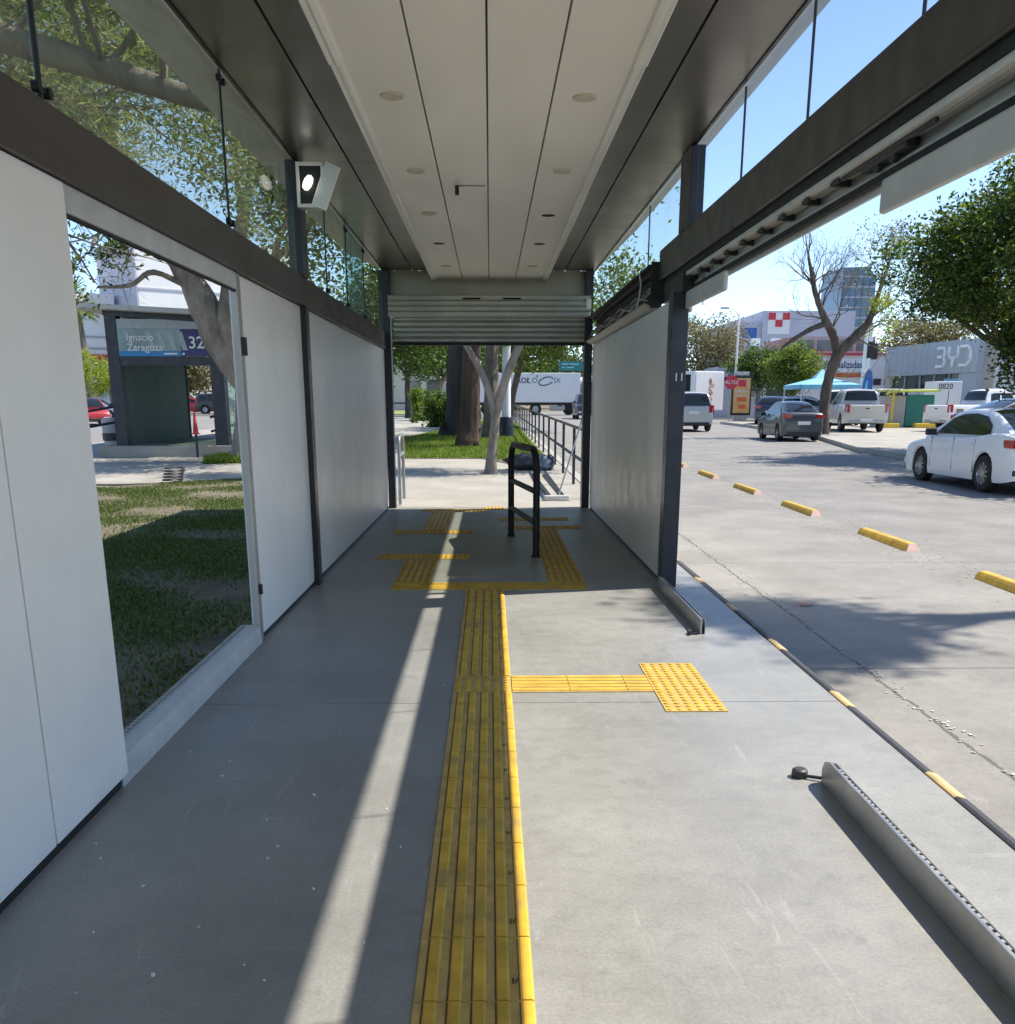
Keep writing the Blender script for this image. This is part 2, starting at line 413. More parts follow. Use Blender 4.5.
strip('tactile_path', 'short ribbed yellow strip joining the central path to the dotted pad',
      [('g', .107, 4.813, .3, .302, 'x'), ('g', .407, 4.813, .3, .302, 'x'), ('g', .707, 4.813, .132, .302, 'x')])
strip('tactile_pad', 'dotted yellow warning pad lying on the sunlit floor near the open platform edge',
      [('d', .841, 4.473+.301*k, .302, .301, 6, 6) for k in range(3)])
strip('tactile_path', 'yellow crossbar strip at the far end of the central path',
      [('g', -.80+.263*k, 7.70, .263, .3, 'x') for k in range(6)])
strip('tactile_path', 'shaded ribbed yellow strip and dotted bars on the side of the white wall panels',
      [('g', -.80, 8.0+.3*k, .3, .3) for k in range(4)] + [('d', -1.1+.3*k, 9.30, .3, .3) for k in range(3)] +
      [('d', -1.1+.3*k, 11.2, .3, .3) for k in range(3)] + [('g', -.80, 11.5+.3*k, .3, .3) for k in range(7)] + [('d', -.95+.3*k, 13.6, .3, .3) for k in range(3)])
strip('tactile_path', 'shaded ribbed yellow strip behind the black hoop rail ending in dotted bars',
      [('g', .48, 8.0+.3*k, .3, .3) for k in range(12)] + [('d', .18+.3*k, 11.62, .3, .3) for k in range(3)] + [('d', .10+.3*k, 12.5, .3, .3) for k in range(3)])
strip('tactile_pad', 'small yellow dotted pad on the threshold of the far doorway',
      [('d', -.10, 13.86, .3, .3)])

# ------------------------------------------------------------------ the stop shelter
sh = thing('bus_stop_shelter', 'long bus stop shelter with white wall panels, dark beams and cream ceiling around the platform', 'bus shelter', (0, 5, 0))
def part(mb, n, m, par=None, **k): return mb.build(n, m, par or sh, **k)
# white wall panels
for a, b in ((-4, -1.5), (-1.5, .73), (.73, 2.963), (2.969, 3.62)):
    part(MB().box(-1.50, -1.425, a+.003, b-.003, .035, 2.145), 'wall_panel', 'white_panel', bev=.003)
part(MB().box(-1.49, -1.432, -4, 3.615, 0, .034), 'base_channel', 'beam_dark')
for a, b in ((6.03, 6.98), (6.98, 7.94)) + tuple((8.08+1.003*k, 8.08+1.003*(k+1)) for k in range(6)):
    part(MB().box(-1.50, -1.442, a+.0025, b-.0025, .03, 2.145), 'wall_panel', 'white_panel', bev=.003)
part(MB().box(-1.49, -1.447, 6.03, 14.08, 0, .029), 'base_channel', 'beam_dark')
for k in range(6):
    a = 8.0+1.003*k
    part(MB().box(1.405, 1.47, a+.0025, a+1.0005, .03, 2.20), 'wall_panel', 'white_panel', bev=.003)
part(MB().box(1.41, 1.462, 8.0, 14.0, 0, .029), 'base_channel', 'beam_dark')
# opening frame
part(MB().box(-1.458, -1.43, 3.62, 5.94, 2.055, 2.148), 'valance', 'white_old', bev=.006)
part(MB().box(-1.452, -1.436, 3.62, 5.94, 2.043, 2.053), 'valance_gasket', 'black')
j = part(MB().box(-1.470, -1.43, 5.942, 6.026, 0, 2.146), 'jamb', 'raw_alu', bev=.004)
MB().box(-1.429, -1.405, 5.955, 5.995, 1.70, 1.80).build('latch_box', 'black', j)
MB().box(-1.429, -1.41, 5.96, 5.99, .30, .36).build('latch_box', 'black', j)
s_ = part(MB().prism([(-1.545, 0), (-1.545, .10), (-1.525, .112), (-1.46, .112), (-1.437, .10), (-1.428, .07), (-1.425, 0)], 3.56, 5.94), 'sill_rail', 'white_old', smooth=True)
mb = MB()
for k in range(58): mb.box(-1.535, -1.515, 3.60+.04*k, 3.622+.04*k, .1125, .122)
mb.build('sill_track', 'steel', s_)
# beams, posts
for a, b in ((-4, 2.0), (2.002, 8.02), (8.022, 14.1)):
    bm_ = part(MB().box(-1.478, -1.415, a, b, 2.15, 2.365), 'wall_beam', 'beam', bev=.006)
    MB().box(-1.418, -1.402, a, b, 2.15, 2.164).build('beam_lip', 'beam', bm_)
part(MB().box(-1.50, -1.40, 7.942, 8.078, 0, 2.148), 'post', 'beam_dark', bev=.004)
part(MB().box(-1.50, -1.40, 7.93, 8.17, 2.367, 3.155), 'post', 'navy', bev=.004)
part(MB().box(-1.50, -1.345, 14.06, 14.24, 0, 3.155), 'post', 'navy', bev=.004)
part(MB().box(1.292, 1.40, 14.02, 14.24, 0, 3.155), 'post', 'navy', bev=.004)
p_ = part(MB().box(1.375, 1.50, 7.80, 7.96, 0, 2.235), 'post', 'navy', bev=.005)
text('number', '11', .085, 'white_panel', p_, (1.405-0, 7.796-5+0, 1.60) if False else (1.405, 2.797, 1.60), ext=.002)
for o in [q for q in bpy.data.objects if q.name.startswith('number')]: o.location = Vector((1.405, 7.797, 1.60)) - wloc(p_)
part(MB().box(1.378, 1.404, 7.962, 7.998, 0, 2.14), 'channel', 'steel', bev=.003)
part(MB().box(1.40, 1.50, 7.45, 7.80, 2.64, 3.155), 'post', 'navy', bev=.004)
part(MB().box(1.435, 1.465, 7.96, 8.02, 2.64, 3.155), 'post', 'black')
# high glass, clamps and rods
lg = [(-3.6, -1.2), (-1.2, 1.18), (1.18, 3.55), (3.55, 5.915), (5.915, 7.93)]
for a, b in lg: part(MB().box(-1.456, -1.448, a+.004, b-.004, 2.366, 3.152), 'glass_pane', 'glass_dusty')
for a, b, m_ in ((8.17, 9.3, 'glass_dusty'), (9.3, 10.6, 'glass_dusty'), (10.6, 12.0, 'glass_green'), (12.0, 14.06, 'glass_dusty')):
    part(MB().box(-1.456, -1.448, a+.004, b-.004, 2.366, 3.152), 'glass_pane', m_)
for yy in (1.18, 3.55, 5.915, 9.3, 10.6, 12.0):
    r_ = part(MB().tube([(-1.44, yy, 2.366), (-1.44, yy, 3.15)], .007 if yy > 4 else .010), 'glass_rod', 'beam_dark', smooth=True)
    for z in (2.40, 3.10):
        for d in (-.04, .04):
            MB().lathe([(.0001, -.012), (.018, -.012), (.018, .012), (.0001, .012)], 10, (-1.432, yy+d, z), 'x').tube([(-1.432, yy+d, z), (-1.435, yy, z)], .007, 6).build('clamp', 'beam_dark', r_, smooth=True)
for a, b in ((-3.6, -1.2), (-1.2, 1.23), (1.23, 2.47), (2.47, 3.705), (3.705, 4.945), (4.945, 6.17), (6.17, 7.45)):
    part(MB().box(1.448, 1.456, a+.005, b-.005, 2.617, 3.152), 'glass_pane', 'glass')
for a, b in ((8.02, 9.6), (9.6, 11.0), (11.0, 14.02)):
    part(MB().box(1.448, 1.456, a+.005, b-.005, 2.60, 3.152), 'glass_pane', 'glass_dusty')
for yy in (1.23, 2.47, 3.705, 4.945, 6.17, 9.6): part(MB().box(1.446, 1.458, yy-.003, yy+.003, 2.622, 3.152), 'glass_joint', 'beam_dark')
# roof, soffits, ceiling
part(MB().prism([(-1.93, 3.41), (-1.44, 3.20), (1.44, 3.20), (2.01, 3.745), (2.01, 3.83), (1.40, 3.45), (-1.4, 3.40), (-1.93, 3.52)], YA, 14.45), 'roof', 'beam_dark')
for a, b in ((-4, 2.0), (2.0, 8.03), (8.03, 14.15)):
    for x0, x1 in ((-1.415, -1.045), (-1.030, -.78), (.78, 1.010), (1.025, 1.415)):
        part(MB().box(x0, x1, a+.002, b-.002, 3.160, 3.199), 'soffit_panel', 'soffit', bev=.002)
    part(MB().prism([(-1.925, 3.385), (-1.437, 3.168), (-1.437, 3.192), (-1.925, 3.405)], a, b), 'eave_panel', 'header')
    part(MB().prism([(1.437, 3.160), (2.0, 3.70), (2.0, 3.733), (1.437, 3.195)], a, b), 'eave_panel', 'header')
    part(MB().box(-1.434, -1.416, a, b, 3.151, 3.199), 'glass_channel', 'beam_dark')
    part(MB().box(1.416, 1.434, a, b, 3.151, 3.199), 'glass_channel', 'beam_dark')
part(MB().box(-.745, .745, YA, 14.14, 3.10, 3.159), 'ceiling_backing', 'beam')
panels = []
for x0, x1 in ((-.715, -.372), (-.362, -.013), (-.003, .345), (.355, .715)):
    panels.append(part(MB().box(x0, x1, YA, 14.14, 3.05, 3.085), 'ceiling_panel', 'ceil', bev=.002))
for pn, xx, lst in ((panels[0], -.527, ((5.99, 1), (7.77, 1), (9.4, 1), (11.09, 0), (12.8, 1), (4.2, 1), (2.4, 0))), (panels[3], .527, ((6.0, 1), (7.76, 1), (9.49, 0), (11.1, 0), (12.8, 1), (4.2, 1), (2.4, 1)))):
    for yy, c in lst:
        if c: MB().lathe([(.0001, 3.046), (.045, 3.044), (.062, 3.040), (.066, 3.049)], 24, (xx, yy, 0)).build('downlight', 'hole', pn, smooth=True)
        else: MB().lathe([(.0001, 3.0475), (.058, 3.0475), (.062, 3.0495)], 24, (xx, yy, 0)).build('downlight', 'slot', pn, smooth=True)
s_ = MB().box(-.262, -.232, 8.25, 8.29, 2.985, 3.049).box(-.252, -.03, 8.262, 8.27, 3.046, 3.0495).build('sensor', 'black', panels[1])
for sx in (-1, 1):
    for k, (a, b) in enumerate(((-4, -.6), (-.6, 2.4), (2.4, 5.42), (5.42, 8.42), (8.42, 11.4), (11.4, 14.16))):
        o_ = .006*(k % 2)
        pr = [(.712, 3.045), (.716+o_, 3.028), (.738, 3.020+o_), (.742, 3.034), (.758, 3.034), (.775-o_, 3.024), (.782-o_, 3.030), (.782-o_, 3.165), (.770, 3.165), (.770, 3.06), (.712, 3.06)]
        part(MB().prism([(sx*x, z) for x, z in pr], a+.003, b-.003), 'ceiling_trim', 'ceil_trim')
part(MB().box(-.79, .79, 14.142, 14.165, 3.02, 3.10), 'ceiling_trim', 'header')
# end header and roller shutter
for x0, x1 in ((-1.40, -.705), (-.70, .70), (.705, 1.40)): part(MB().box(x0, x1, 14.17, 14.21, 2.79, 3.159), 'header_panel', 'header', bev=.003)
rs = part(MB().box(-1.345, 1.345, 13.99, 14.165, 2.56, 2.60), 'roller_shutter', 'housing')
mb = MB(); z = 2.56
for k in range(4): mb.prism([(13.95, z), (13.935, z+.02), (13.945, z+.055), (13.97, z+.066), (13.99, z+.066), (13.99, z)], -1.36, 1.36, 'x'); z += .069
mb.box(-1.35, 1.35, 13.99, 14.165, 2.605, 2.83)
mb.build('shutter_housing', 'housing', rs)
for x in (-.36, .18): MB().box(x, x+.24, 13.930, 13.94, 2.775, 2.798).build('shutter_slot', 'slot', rs)
mb = MB(); z = 2.235
while z < 2.55: mb.prism([(14.10, z), (14.085, z+.015), (14.085, z+.05), (14.10, z+.066), (14.12, z+.066), (14.12, z)], -1.30, 1.30, 'x'); z += .069
mb.build('shutter_curtain', 'shutter', rs)
MB().box(-1.30, 1.30, 14.075, 14.125, 2.20, 2.233).build('bottom_bar', 'black', rs)
MB().box(1.30, 1.365, 13.93, 14.0, 2.66, 2.78).build('shutter_lit_end', 'ceil_trim', rs)  # white block paints the lit spot at the housing end
# kerbside beam with the old sliding door gear
for a, b in ((-4, 1.2), (1.202, 6.17), (6.174, 8.72)): part(MB().box(1.412, 1.445, a, b, 2.415, 2.655), 'kerbside_beam', 'beam_kerb', bev=.012)
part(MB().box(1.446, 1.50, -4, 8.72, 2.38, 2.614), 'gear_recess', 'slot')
tr = part(MB().box(1.462, 1.545, -4, 7.78, 2.352, 2.378), 'gear_tray', 'white_old')
for x in (1.500, 1.514): MB().tube([(x, -4, 2.349), (x, 7.78, 2.349)], .005, 6).build('rail', 'raw_alu', tr)
MB().box(1.546, 1.555, -4, 7.79, 2.27, 2.40).build('back_plate', 'raw_alu', tr)
MB().tube([(1.538, -4, 2.30), (1.538, 7.78, 2.30)], .009, 8).build('rail', 'white_old', tr)
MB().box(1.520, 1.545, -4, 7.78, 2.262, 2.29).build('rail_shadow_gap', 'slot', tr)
part(MB().box(1.556, 1.572, -4, 7.98, 2.238, 2.50), 'kerbside_fascia', 'white_old', bev=.003)
for k in range(9):
    yy = 4.55+.4*k
    MB().box(1.478, 1.545, yy, yy+.03, 2.325, 2.351).box(1.47, 1.482, yy-.05, yy+.05, 2.33, 2.345).build('hanger', 'black', tr)
MB().box(1.49, 1.54, 3.85, 4.30, 2.32, 2.351).lathe([(.0001, -.012), (.028, -.012), (.028, .012), (.0001, .012)], 12, (1.51, 4.0, 2.325), 'x').lathe([(.0001, -.012), (.028, -.012), (.028, .012), (.0001, .012)], 12, (1.51, 4.16, 2.325), 'x').box(1.485, 1.50, 3.6, 4.5, 2.335, 2.35).build('trolley', 'beam_dark', tr, bev=.004)
for a, b in ((-4, 4.0), (6.55, 7.79)): part(MB().box(1.468, 1.500, a, b, 2.118, 2.24), 'door_panel_edge', 'white_old', bev=.012)
part(MB().box(1.500, 1.53, 7.80, 8.25, 2.10, 2.25), 'door_panel_edge', 'white_old', bev=.012)
part(MB().box(1.447, 1.572, 7.80, 8.72, 2.24, 2.412), 'gear_end_box', 'black')
# exposed cable tray past the end of the beam cover
ct = part(MB().prism([(1.36, 2.205), (1.30, 2.235), (1.30, 2.25), (1.365, 2.22), (1.47, 2.22), (1.47, 2.205)], 8.74, 13.9), 'cable_tray', 'header')
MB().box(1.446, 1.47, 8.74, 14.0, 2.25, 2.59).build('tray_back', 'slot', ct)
MB().box(1.33, 1.445, 8.74, 13.95, 2.535, 2.55).build('tray_cover', 'black', ct)
MB().box(1.35, 1.445, 8.725, 8.738, 2.21, 2.57).build('tray_end', 'black', ct)
MB().box(1.395, 1.445, 9.0, 13.9, 2.50, 2.58).build('tray_fitting', 'black', ct)
rng = random.Random(4)
for k in range(5):
    pts = []
    for i in range(15): pts.append((1.345+.012*k+rng.uniform(-.015, .015), 8.8+.36*i, 2.27+.05*abs(math.sin(i*1.1+k))+.02*k))
    MB().tube(pts, .006, 6).build('cable', 'rubber' if k % 2 else 'header', ct)
MB().tube([(1.33, 9.3, 2.56), (1.335, 9.2, 2.45), (1.34, 9.35, 2.32), (1.345, 9.6, 2.24)], .007, 6).build('cable', 'white_panel', ct)
MB().tube([(1.50, 7.3, 2.33), (1.50, 7.32, 2.25), (1.50, 7.29, 2.18), (1.5, 7.30, 2.10)], .004, 5).build('cable', 'rubber', ct)
# ------------------------------------------------------------------ loose pieces on the platform
def ushape(name, label, y0, y1, x, h, jag):
    t = thing(name, label, 'door rail', (x, y1, 0), 0, 'sliding door floor rails')
    zz = [(y0, 0), (y0, h), (y1-.06, h), (y1-.02, h-.015), (y1, h-.05), (y1, 0)]
    MB().prism(zz, x, x+.014, 'x').build('front_plate', 'steel', t, bev=.003)
    MB().prism([(a, b*.94) for a, b in zz], x+.030, x+.036, 'x').build('rear_plate', 'steel', t, bev=.003)
    MB().box(x+.015, x+.029, y0, y1-.02, 0, .02).build('channel_floor', 'slot', t)
    if jag:
        mb = MB().box(x+.016, x+.029, y0, y1-.08, 0, h*.86); yy = y0
        r = random.Random(2)
        while yy < y1-.12:
            q = r.uniform(.010, .024); mb.box(x+.017, x+.028, yy, yy+q, h*.861, h*.861+r.uniform(.004, .010)); yy += q+r.uniform(.008, .022)
        mb.build('track_teeth', 'raw_alu', t)
    else:
        MB().box(x+.012, x+.05, y1-.02, y1, 0, h*.85).build('end_cap', 'beam_dark', t, bev=.004)
    return t
ushape('door_rail', 'long tilted grey metal door rail with ragged top along the sunlit platform edge', -3.9, 3.56, 1.29, .108, True)
ushape('door_rail', 'short dark grey door rail on the floor at the foot of the dark post', 6.12, 7.78, 1.345, .10, False)
o = MB().lathe([(.0001, 0), (.03, 0), (.032, .01), (.03, .03), (.022, .036), (.0001, .036)], 16, (1.225, 3.62, 0)).tube([(1.24, 3.6, .012), (1.31, 3.56, .015)], .007, 6).build('floor_stop', 'rubber', smooth=True)
tag(o, 'small round black rubber stop on the floor beside the door rail end', 'door stop')
o = MB().box(1.265, 1.33, 6.10, 6.14, 0, .014).box(1.27, 1.285, 6.08, 6.14, .01, .03).build('floor_bracket', 'rubber')
tag(o, 'small black bracket on the floor at the short rail end', 'bracket')
# hoop rail
t = thing('hoop_rail', 'black tubular hoop rail with rounded top and two crossbars standing on the platform', 'hoop rail', (.30, 10.2, 0))
A, B = Vector((.23, 11.0, 0)), Vector((.44, 9.45, 0)); U = (B-A); Lh = U.length; U.normalize()
def at(s, z): return A + U*s + Vector((0, 0, z))
pts = [at(0, 0), at(0, .5), at(0, .79)]
for i in range(1, 9): a = PI/2*i/8; pts.append(at(.22*(1-math.cos(a)), .79+.22*math.sin(a)))
for i in range(0, 9): a = PI/2*i/8; pts.append(at(Lh-.22+.22*math.sin(a), .79+.22*math.cos(a)))
pts += [at(Lh, .5), at(Lh, 0)]
MB().tube(pts, .034, 12).build('hoop', 'black', t, smooth=True)
for z in (.62, .32): MB().tube([at(.03, z), at(Lh-.03, z)], .028, 10).build('crossbar', 'black', t, smooth=True)
for s in (0, Lh): MB().lathe([(.0001, 0), (.048, 0), (.048, .008), (.038, .010), (.036, .03)], 16, at(s, 0)).build('foot_plate', 'black', t, smooth=True)
# floodlight
t = thing('floodlight', 'square silver floodlight with open perforated cover fixed high on the wall post', 'floodlight', (-1.36, 7.80, 2.83))
X0, X1, Y0, Z0, Z1 = -1.385, -1.185, 7.76, 2.80, 3.10
mb = MB().box(X0, X0+.022, Y0-.02, Y0, Z0, Z1).box(X1-.022, X1, Y0-.02, Y0, Z0, Z1).box(X0+.022, X1-.022, Y0-.02, Y0, Z0, Z0+.024).box(X0+.022, X1-.022, Y0-.02, Y0, Z1-.024, Z1)
mb.build('frame', 'ceil_trim', t, bev=.003)
MB().box(X0, X1, Y0, Y0+.10, Z0, Z1).build('housing', 'steel', t)
MB().box(X0+.024, X1-.024, Y0-.006, Y0-.002, Z0+.026, Z1-.026).build('reflector', 'beam_dark', t)
M['lamp'] = emis('emissive_bulb', (1, .97, .9), .9)  # bulb surface emits a weak warm white
o = MB().lathe([(.0001, -.055), (.022, -.045), (.032, -.015), (.032, .015), (.022, .045), (.0001, .055)], 14, (0, 0, 0)).build('lamp_bulb', 'lamp', t, smooth=True, local=True)
o.location = Vector((-1.30, Y0-.03, 2.96))-Vector(t.location); o.rotation_euler = (0, rad(28), 0)
mb = MB().obox((0, 0, 0), (.15, .012, .30))
for i in range(7):
    for k in range(14): mb.obox((-.060+.02*i, -.009, -.13+.02*k), (.012, .006, .012))
o = mb.build('cover', 'ceil_trim', t, local=True); o.location = Vector((-1.165, Y0-.07, 2.93))-Vector(t.location); o.rotation_euler = (rad(-8), rad(24), rad(-38))
MB().box(-1.40, -1.36, Y0+.10, 7.93, 2.92, 3.0).build('bracket', 'beam_dark', t)
# paint flakes and litter on the floor
rng = random.Random(11); mb = MB()
for k in range(34):
    x, y = rng.uniform(-1.38, -.25), 1.9+abs(rng.gauss(0, 1.6)); s = rng.uniform(.002, .006)*(2 if rng.random() < .1 else 1)
    a = rng.uniform(0, PI)
    mb.obox((x, y, .0016), (s*rng.uniform(1, 2.2), s, .003), Matrix.Rotation(a, 3, 'Z'))
o = mb.build('paint_flakes', 'white_panel'); tag(o, 'white paint flakes scattered on the shaded concrete floor', 'litter', kind='stuff')
# ------------------------------------------------------------------ ground, avenue, pavements
def sheet(name, poly, z0, mat, kind='structure', sub=0):
    """flat sheet following the gentle slope, z0 = its level at y=0"""
    mb = MB(); mb.add([(x, y, z0+SL*y) for x, y in poly], [tuple(range(len(poly)))])
    o = mb.build(name, mat); return tag(o, kind=kind)
def slab(name, poly, ztop, zbot, mat):
    n = len(poly)
    mb = MB(); mb.add([(x, y, ztop+SL*y) for x, y in poly]+[(x, y, zbot+SL*y) for x, y in poly],
        [tuple(range(n)), tuple(range(n, 2*n))[::-1]] + [(i, (i+1) % n, n+(i+1) % n, n+i) for i in range(n)])
    return tag(mb.build(name, mat), kind='structure')
sheet('ground', [(-900, -300), (900, -300), (900, 1500), (-900, 1500)], -.29, 'dirt')
sheet('road', [(4.8, -60), (11.42, -60), (11.42, 31), (12.95, 39), (13.6, 46), (14.2, 55), (14.2, 62), (60, 70), (60, 110), (-60, 110), (-60, 86), (1.6, 86), (4.8, 80)], -.25, 'road')
sheet('bus_lane', [(1.70, -60), (4.798, -60), (4.798, 79.9), (1.9, 85.9), (1.70, 80)], -.25, 'busroad')
sheet('cross_street', [(-90, 100), (-14, 100), (-14, 36), (-90, 36)], -.25, 'road')
# park pavement (ahead and to the other stop), slab with a kerb towards the bus lane
slab('park_pavement', [(-1.57, 14.205), (1.66, 14.205), (1.66, 80), (-4, 84), (-13.5, 84), (-13.5, 14), (-7.0, 14), (-1.57, 14.205)][:-1], -.13, -.27, 'pave')
slab('kerb', [(1.665, 14.22), (1.82, 14.22), (1.82, 80), (1.665, 80)], -.115, -.27, 'edgec')
sheet('lawn', [(-1.57, -30), (-1.57, 14.4), (-2.2, 17.6), (-4.6, 19.6), (-6.9, 17.55), (-10, 16.6), (-40, 8), (-40, -30)], -.115, 'lawnbase')
sheet('lawn_ahead', [(-2.35, 25.7), (-.2, 25.6), (.3, 24.0), (.9, 22.6), (1.40, 21.6), (1.45, 78), (-2.6, 78), (-2.3, 46), (-2.9, 40), (-3.5, 37.5), (-3.1, 33), (-2.6, 29)], -.118, 'lawnbase')
# far side pavement with forecourt
slab('far_pavement', [(11.48, -40), (11.48, 31), (13.0, 39), (13.65, 46), (14.25, 55), (14.25, 61.8), (60, 69.8), (60, -40)], -.12, -.3, 'pave')
slab('far_kerb', [(11.43, -40), (11.476, -40), (11.476, 31), (12.99, 39), (13.64, 46), (14.24, 55), (14.24, 61.8), (14.15, 61.8), (14.15, 55), (13.55, 46), (12.9, 39), (11.40, 31)], -.105, -.3, 'edgec')
M['lane'] = P('worn_white_paint', (.48,.46,.43), .7, var=.2, scale=9, dirt=.9, dirtcol=(.33,.32,.30), world=True)
for k in range(3):
    y0 = 40+14*k
    sheet('lane_marking', [(8.1, y0), (8.22, y0), (8.22, y0+3), (8.1, y0+3)], -.246, 'lane')

# yellow lane dividers
for k, yf in enumerate((5.9, 9.19, 12.38, 15.69, 18.89, 22.25, 25.6, 28.9, 32.2, 35.5, 38.8, 42.1)):
    y0, y1 = yf-1.58, yf
    t = thing('lane_divider', ['', '', '', '', '', '', '', '', '', '', '', ''][k] or 'yellow concrete lane divider block with pink end, in the row along the bus lane', 'lane divider', (4.72, y0, zr(y0)), 0, 'yellow lane divider blocks')
    rr = random.Random(k); dx = rr.uniform(-.02, .02)
    MB().prism([(4.63+dx, zr(y0)-.02), (4.655+dx, zr(y0)+.055), (4.68+dx, zr(y0)+.085), (4.76+dx, zr(y0)+.085), (4.785+dx, zr(y0)+.055), (4.81+dx, zr(y0)-.02)], y0+.10, y1).build('block', 'yellow', t, bev=.012)
    z = zr(y0)
    MB().add([(4.63+dx, y0+.02, z-.02), (4.81+dx, y0+.02, z-.02), (4.81+dx, y0+.098, z-.02), (4.63+dx, y0+.098, z-.02), (4.68+dx, y0+.098, z+.082), (4.76+dx, y0+.098, z+.082)],
             [(0,1,5,4), (0,4,3), (1,2,5), (3,4,5,2), (0,3,2,1)]).build('end_face', 'redpaint', t)
labs = ['nearest whole yellow divider block, cut by the edge of the view beside the bus lane', 'large yellow divider block with pink end beyond the crack in the bus lane', 'yellow divider block in the middle of the row, level with the white sedan', 'smaller yellow divider block just behind the middle one', 'yellow divider block next to the dark post, faded pink end', 'small far yellow divider block partly behind the dark post']
divs = [o for o in bpy.data.objects if o.name.startswith('lane_divider')]
divs.sort(key=lambda o: o.location.y)
for o, l in zip(divs[1:7], labs): o['label'] = l
for o in divs[7:] + divs[:1]: bpy.data.objects.remove(o)
for o in [q for q in bpy.data.objects if q.parent is None and (q.name.startswith('block') or q.name.startswith('end_face'))]: bpy.data.objects.remove(o)
# gravelly litter along the divider row and the crack
rng = np.random.default_rng(3); mb = MB()
for k in range(1500):
    if k < 1250: x, y = 4.74+rng.normal()*.22, rng.uniform(5, 28)
    else: x, y = 2.40+rng.normal()*.05, rng.uniform(3, 12)
    s = rng.uniform(.004, .013); z = zr(y)+.004
    mb.obox((x, y, z), (s*1.8, s*1.2, s*.35), Matrix.Rotation(rng.uniform(0, 3), 3, 'Z'))
M['grit'] = P('pale_grit', (.52,.47,.40), .9, var=.4, scale=30, world=True)
tag(mb.build('gravel', 'grit'), 'pale grit and crumbs along the lane dividers and the lane crack', 'gravel', kind='stuff')
o = MB().obox((0, 0, 0), (.11, .06, .03)).build('brick_fragment', 'redpaint', bev=.01); o.location = (2.62, 7.95, zr(7.95)+.016); o.rotation_euler = (0, 0, .1)
tag(o, 'small reddish brick fragment lying near the crack in the bus lane', 'brick')

# ------------------------------------------------------------------ grass
def grass(name, poly, z0, n, hgt, label, seed, bare=None, wid=.006, dens=None, mat='grass'):
    r = np.random.default_rng(seed); P_ = np.array(poly)
    lo, hi = P_.min(0), P_.max(0)
    pts = r.uniform(lo, hi, (n*3, 2))
    if dens is not None: pts = pts[r.random(len(pts)) < dens(pts)]
    ins = np.zeros(len(pts), bool); j = len(P_)-1
    for i in range(len(P_)):
        a, b = P_[i], P_[j]
        c = ((a[1] > pts[:,1]) != (b[1] > pts[:,1])) & (pts[:,0] < (b[0]-a[0])*(pts[:,1]-a[1])/(b[1]-a[1]+1e-12)+a[0]); ins ^= c; j = i
    pts = pts[ins][:n]
    # clumpy thinning
    ph = np.sin(pts[:,0]*3.1+1.3*np.sin(pts[:,1]*2.3))+np.sin(pts[:,1]*2.7+1.7*np.sin(pts[:,0]*1.9))+r.normal(size=len(pts))*.8
    keep = ph > (-.9 if bare is None else bare(pts))
    pts = pts[keep]; m = len(pts)
    h = hgt*r.uniform(.4, 1.4, m); a = r.uniform(0, 2*PI, m); w_ = wid*r.uniform(.6, 1.5, m)
    ln = r.normal(size=(m,2))*.55*h[:,None]
    z = z0+SL*pts[:,1]
    d = np.stack([np.cos(a), np.sin(a)], 1)*w_[:,None]
    V = np.zeros((m, 4, 3))
    V[:,0,:2] = pts-d; V[:,0,2] = z; V[:,1,:2] = pts+d; V[:,1,2] = z
    V[:,2,:2] = pts+ln*.55+d*.7; V[:,2,2] = z+h*.62; V[:,3,:2] = pts+ln; V[:,3,2] = z+h
    o = np_mesh(name, V.reshape(-1,3), np.arange(m*4).reshape(m,4), mat)
    return tag(o, label, 'grass', kind='stuff')
grass('grass', [(-1.7, 2.2), (-1.62, 14.3), (-2.2, 17.5), (-4.6, 19.5), (-6.9, 17.4), (-10, 16.4), (-12, 12), (-9, 2.2)], -.115, 420000, .028, 'patchy green lawn with bare earth beside the white wall of the stop', 1,
      bare=lambda p: np.where(p[:,0] > -2.7, -1.3+ (p[:,0]+2.7)*2.2, np.where(p[:,1] > 11, .15, -1.0)), wid=.006)
grass('grass', [(-2.3, 25.8), (-.2, 25.7), (.3, 24.1), (.9, 22.7), (1.38, 21.7), (1.44, 60), (-2.3, 60), (-2.3, 46), (-2.85, 40), (-3.4, 37.5), (-3.05, 33), (-2.55, 29)], -.118, 90000, .09, 'bright green grass around the trees beyond the far doorway', 2,
      bare=lambda p: np.where((p[:,0] > .2) & (p[:,1] < 26), 1.4, -1.3), wid=.012, mat='grass_bright')
grass('grass', [(-6.9, 25.6), (-5.6, 26.2), (-5.2, 24.4), (-6.8, 23.6)], -.12, 5000, .16, 'tufts of bright grass at the foot of the leaning tree', 5, bare=lambda p: -3+0*p[:,0], wid=.012, mat='grass_bright')

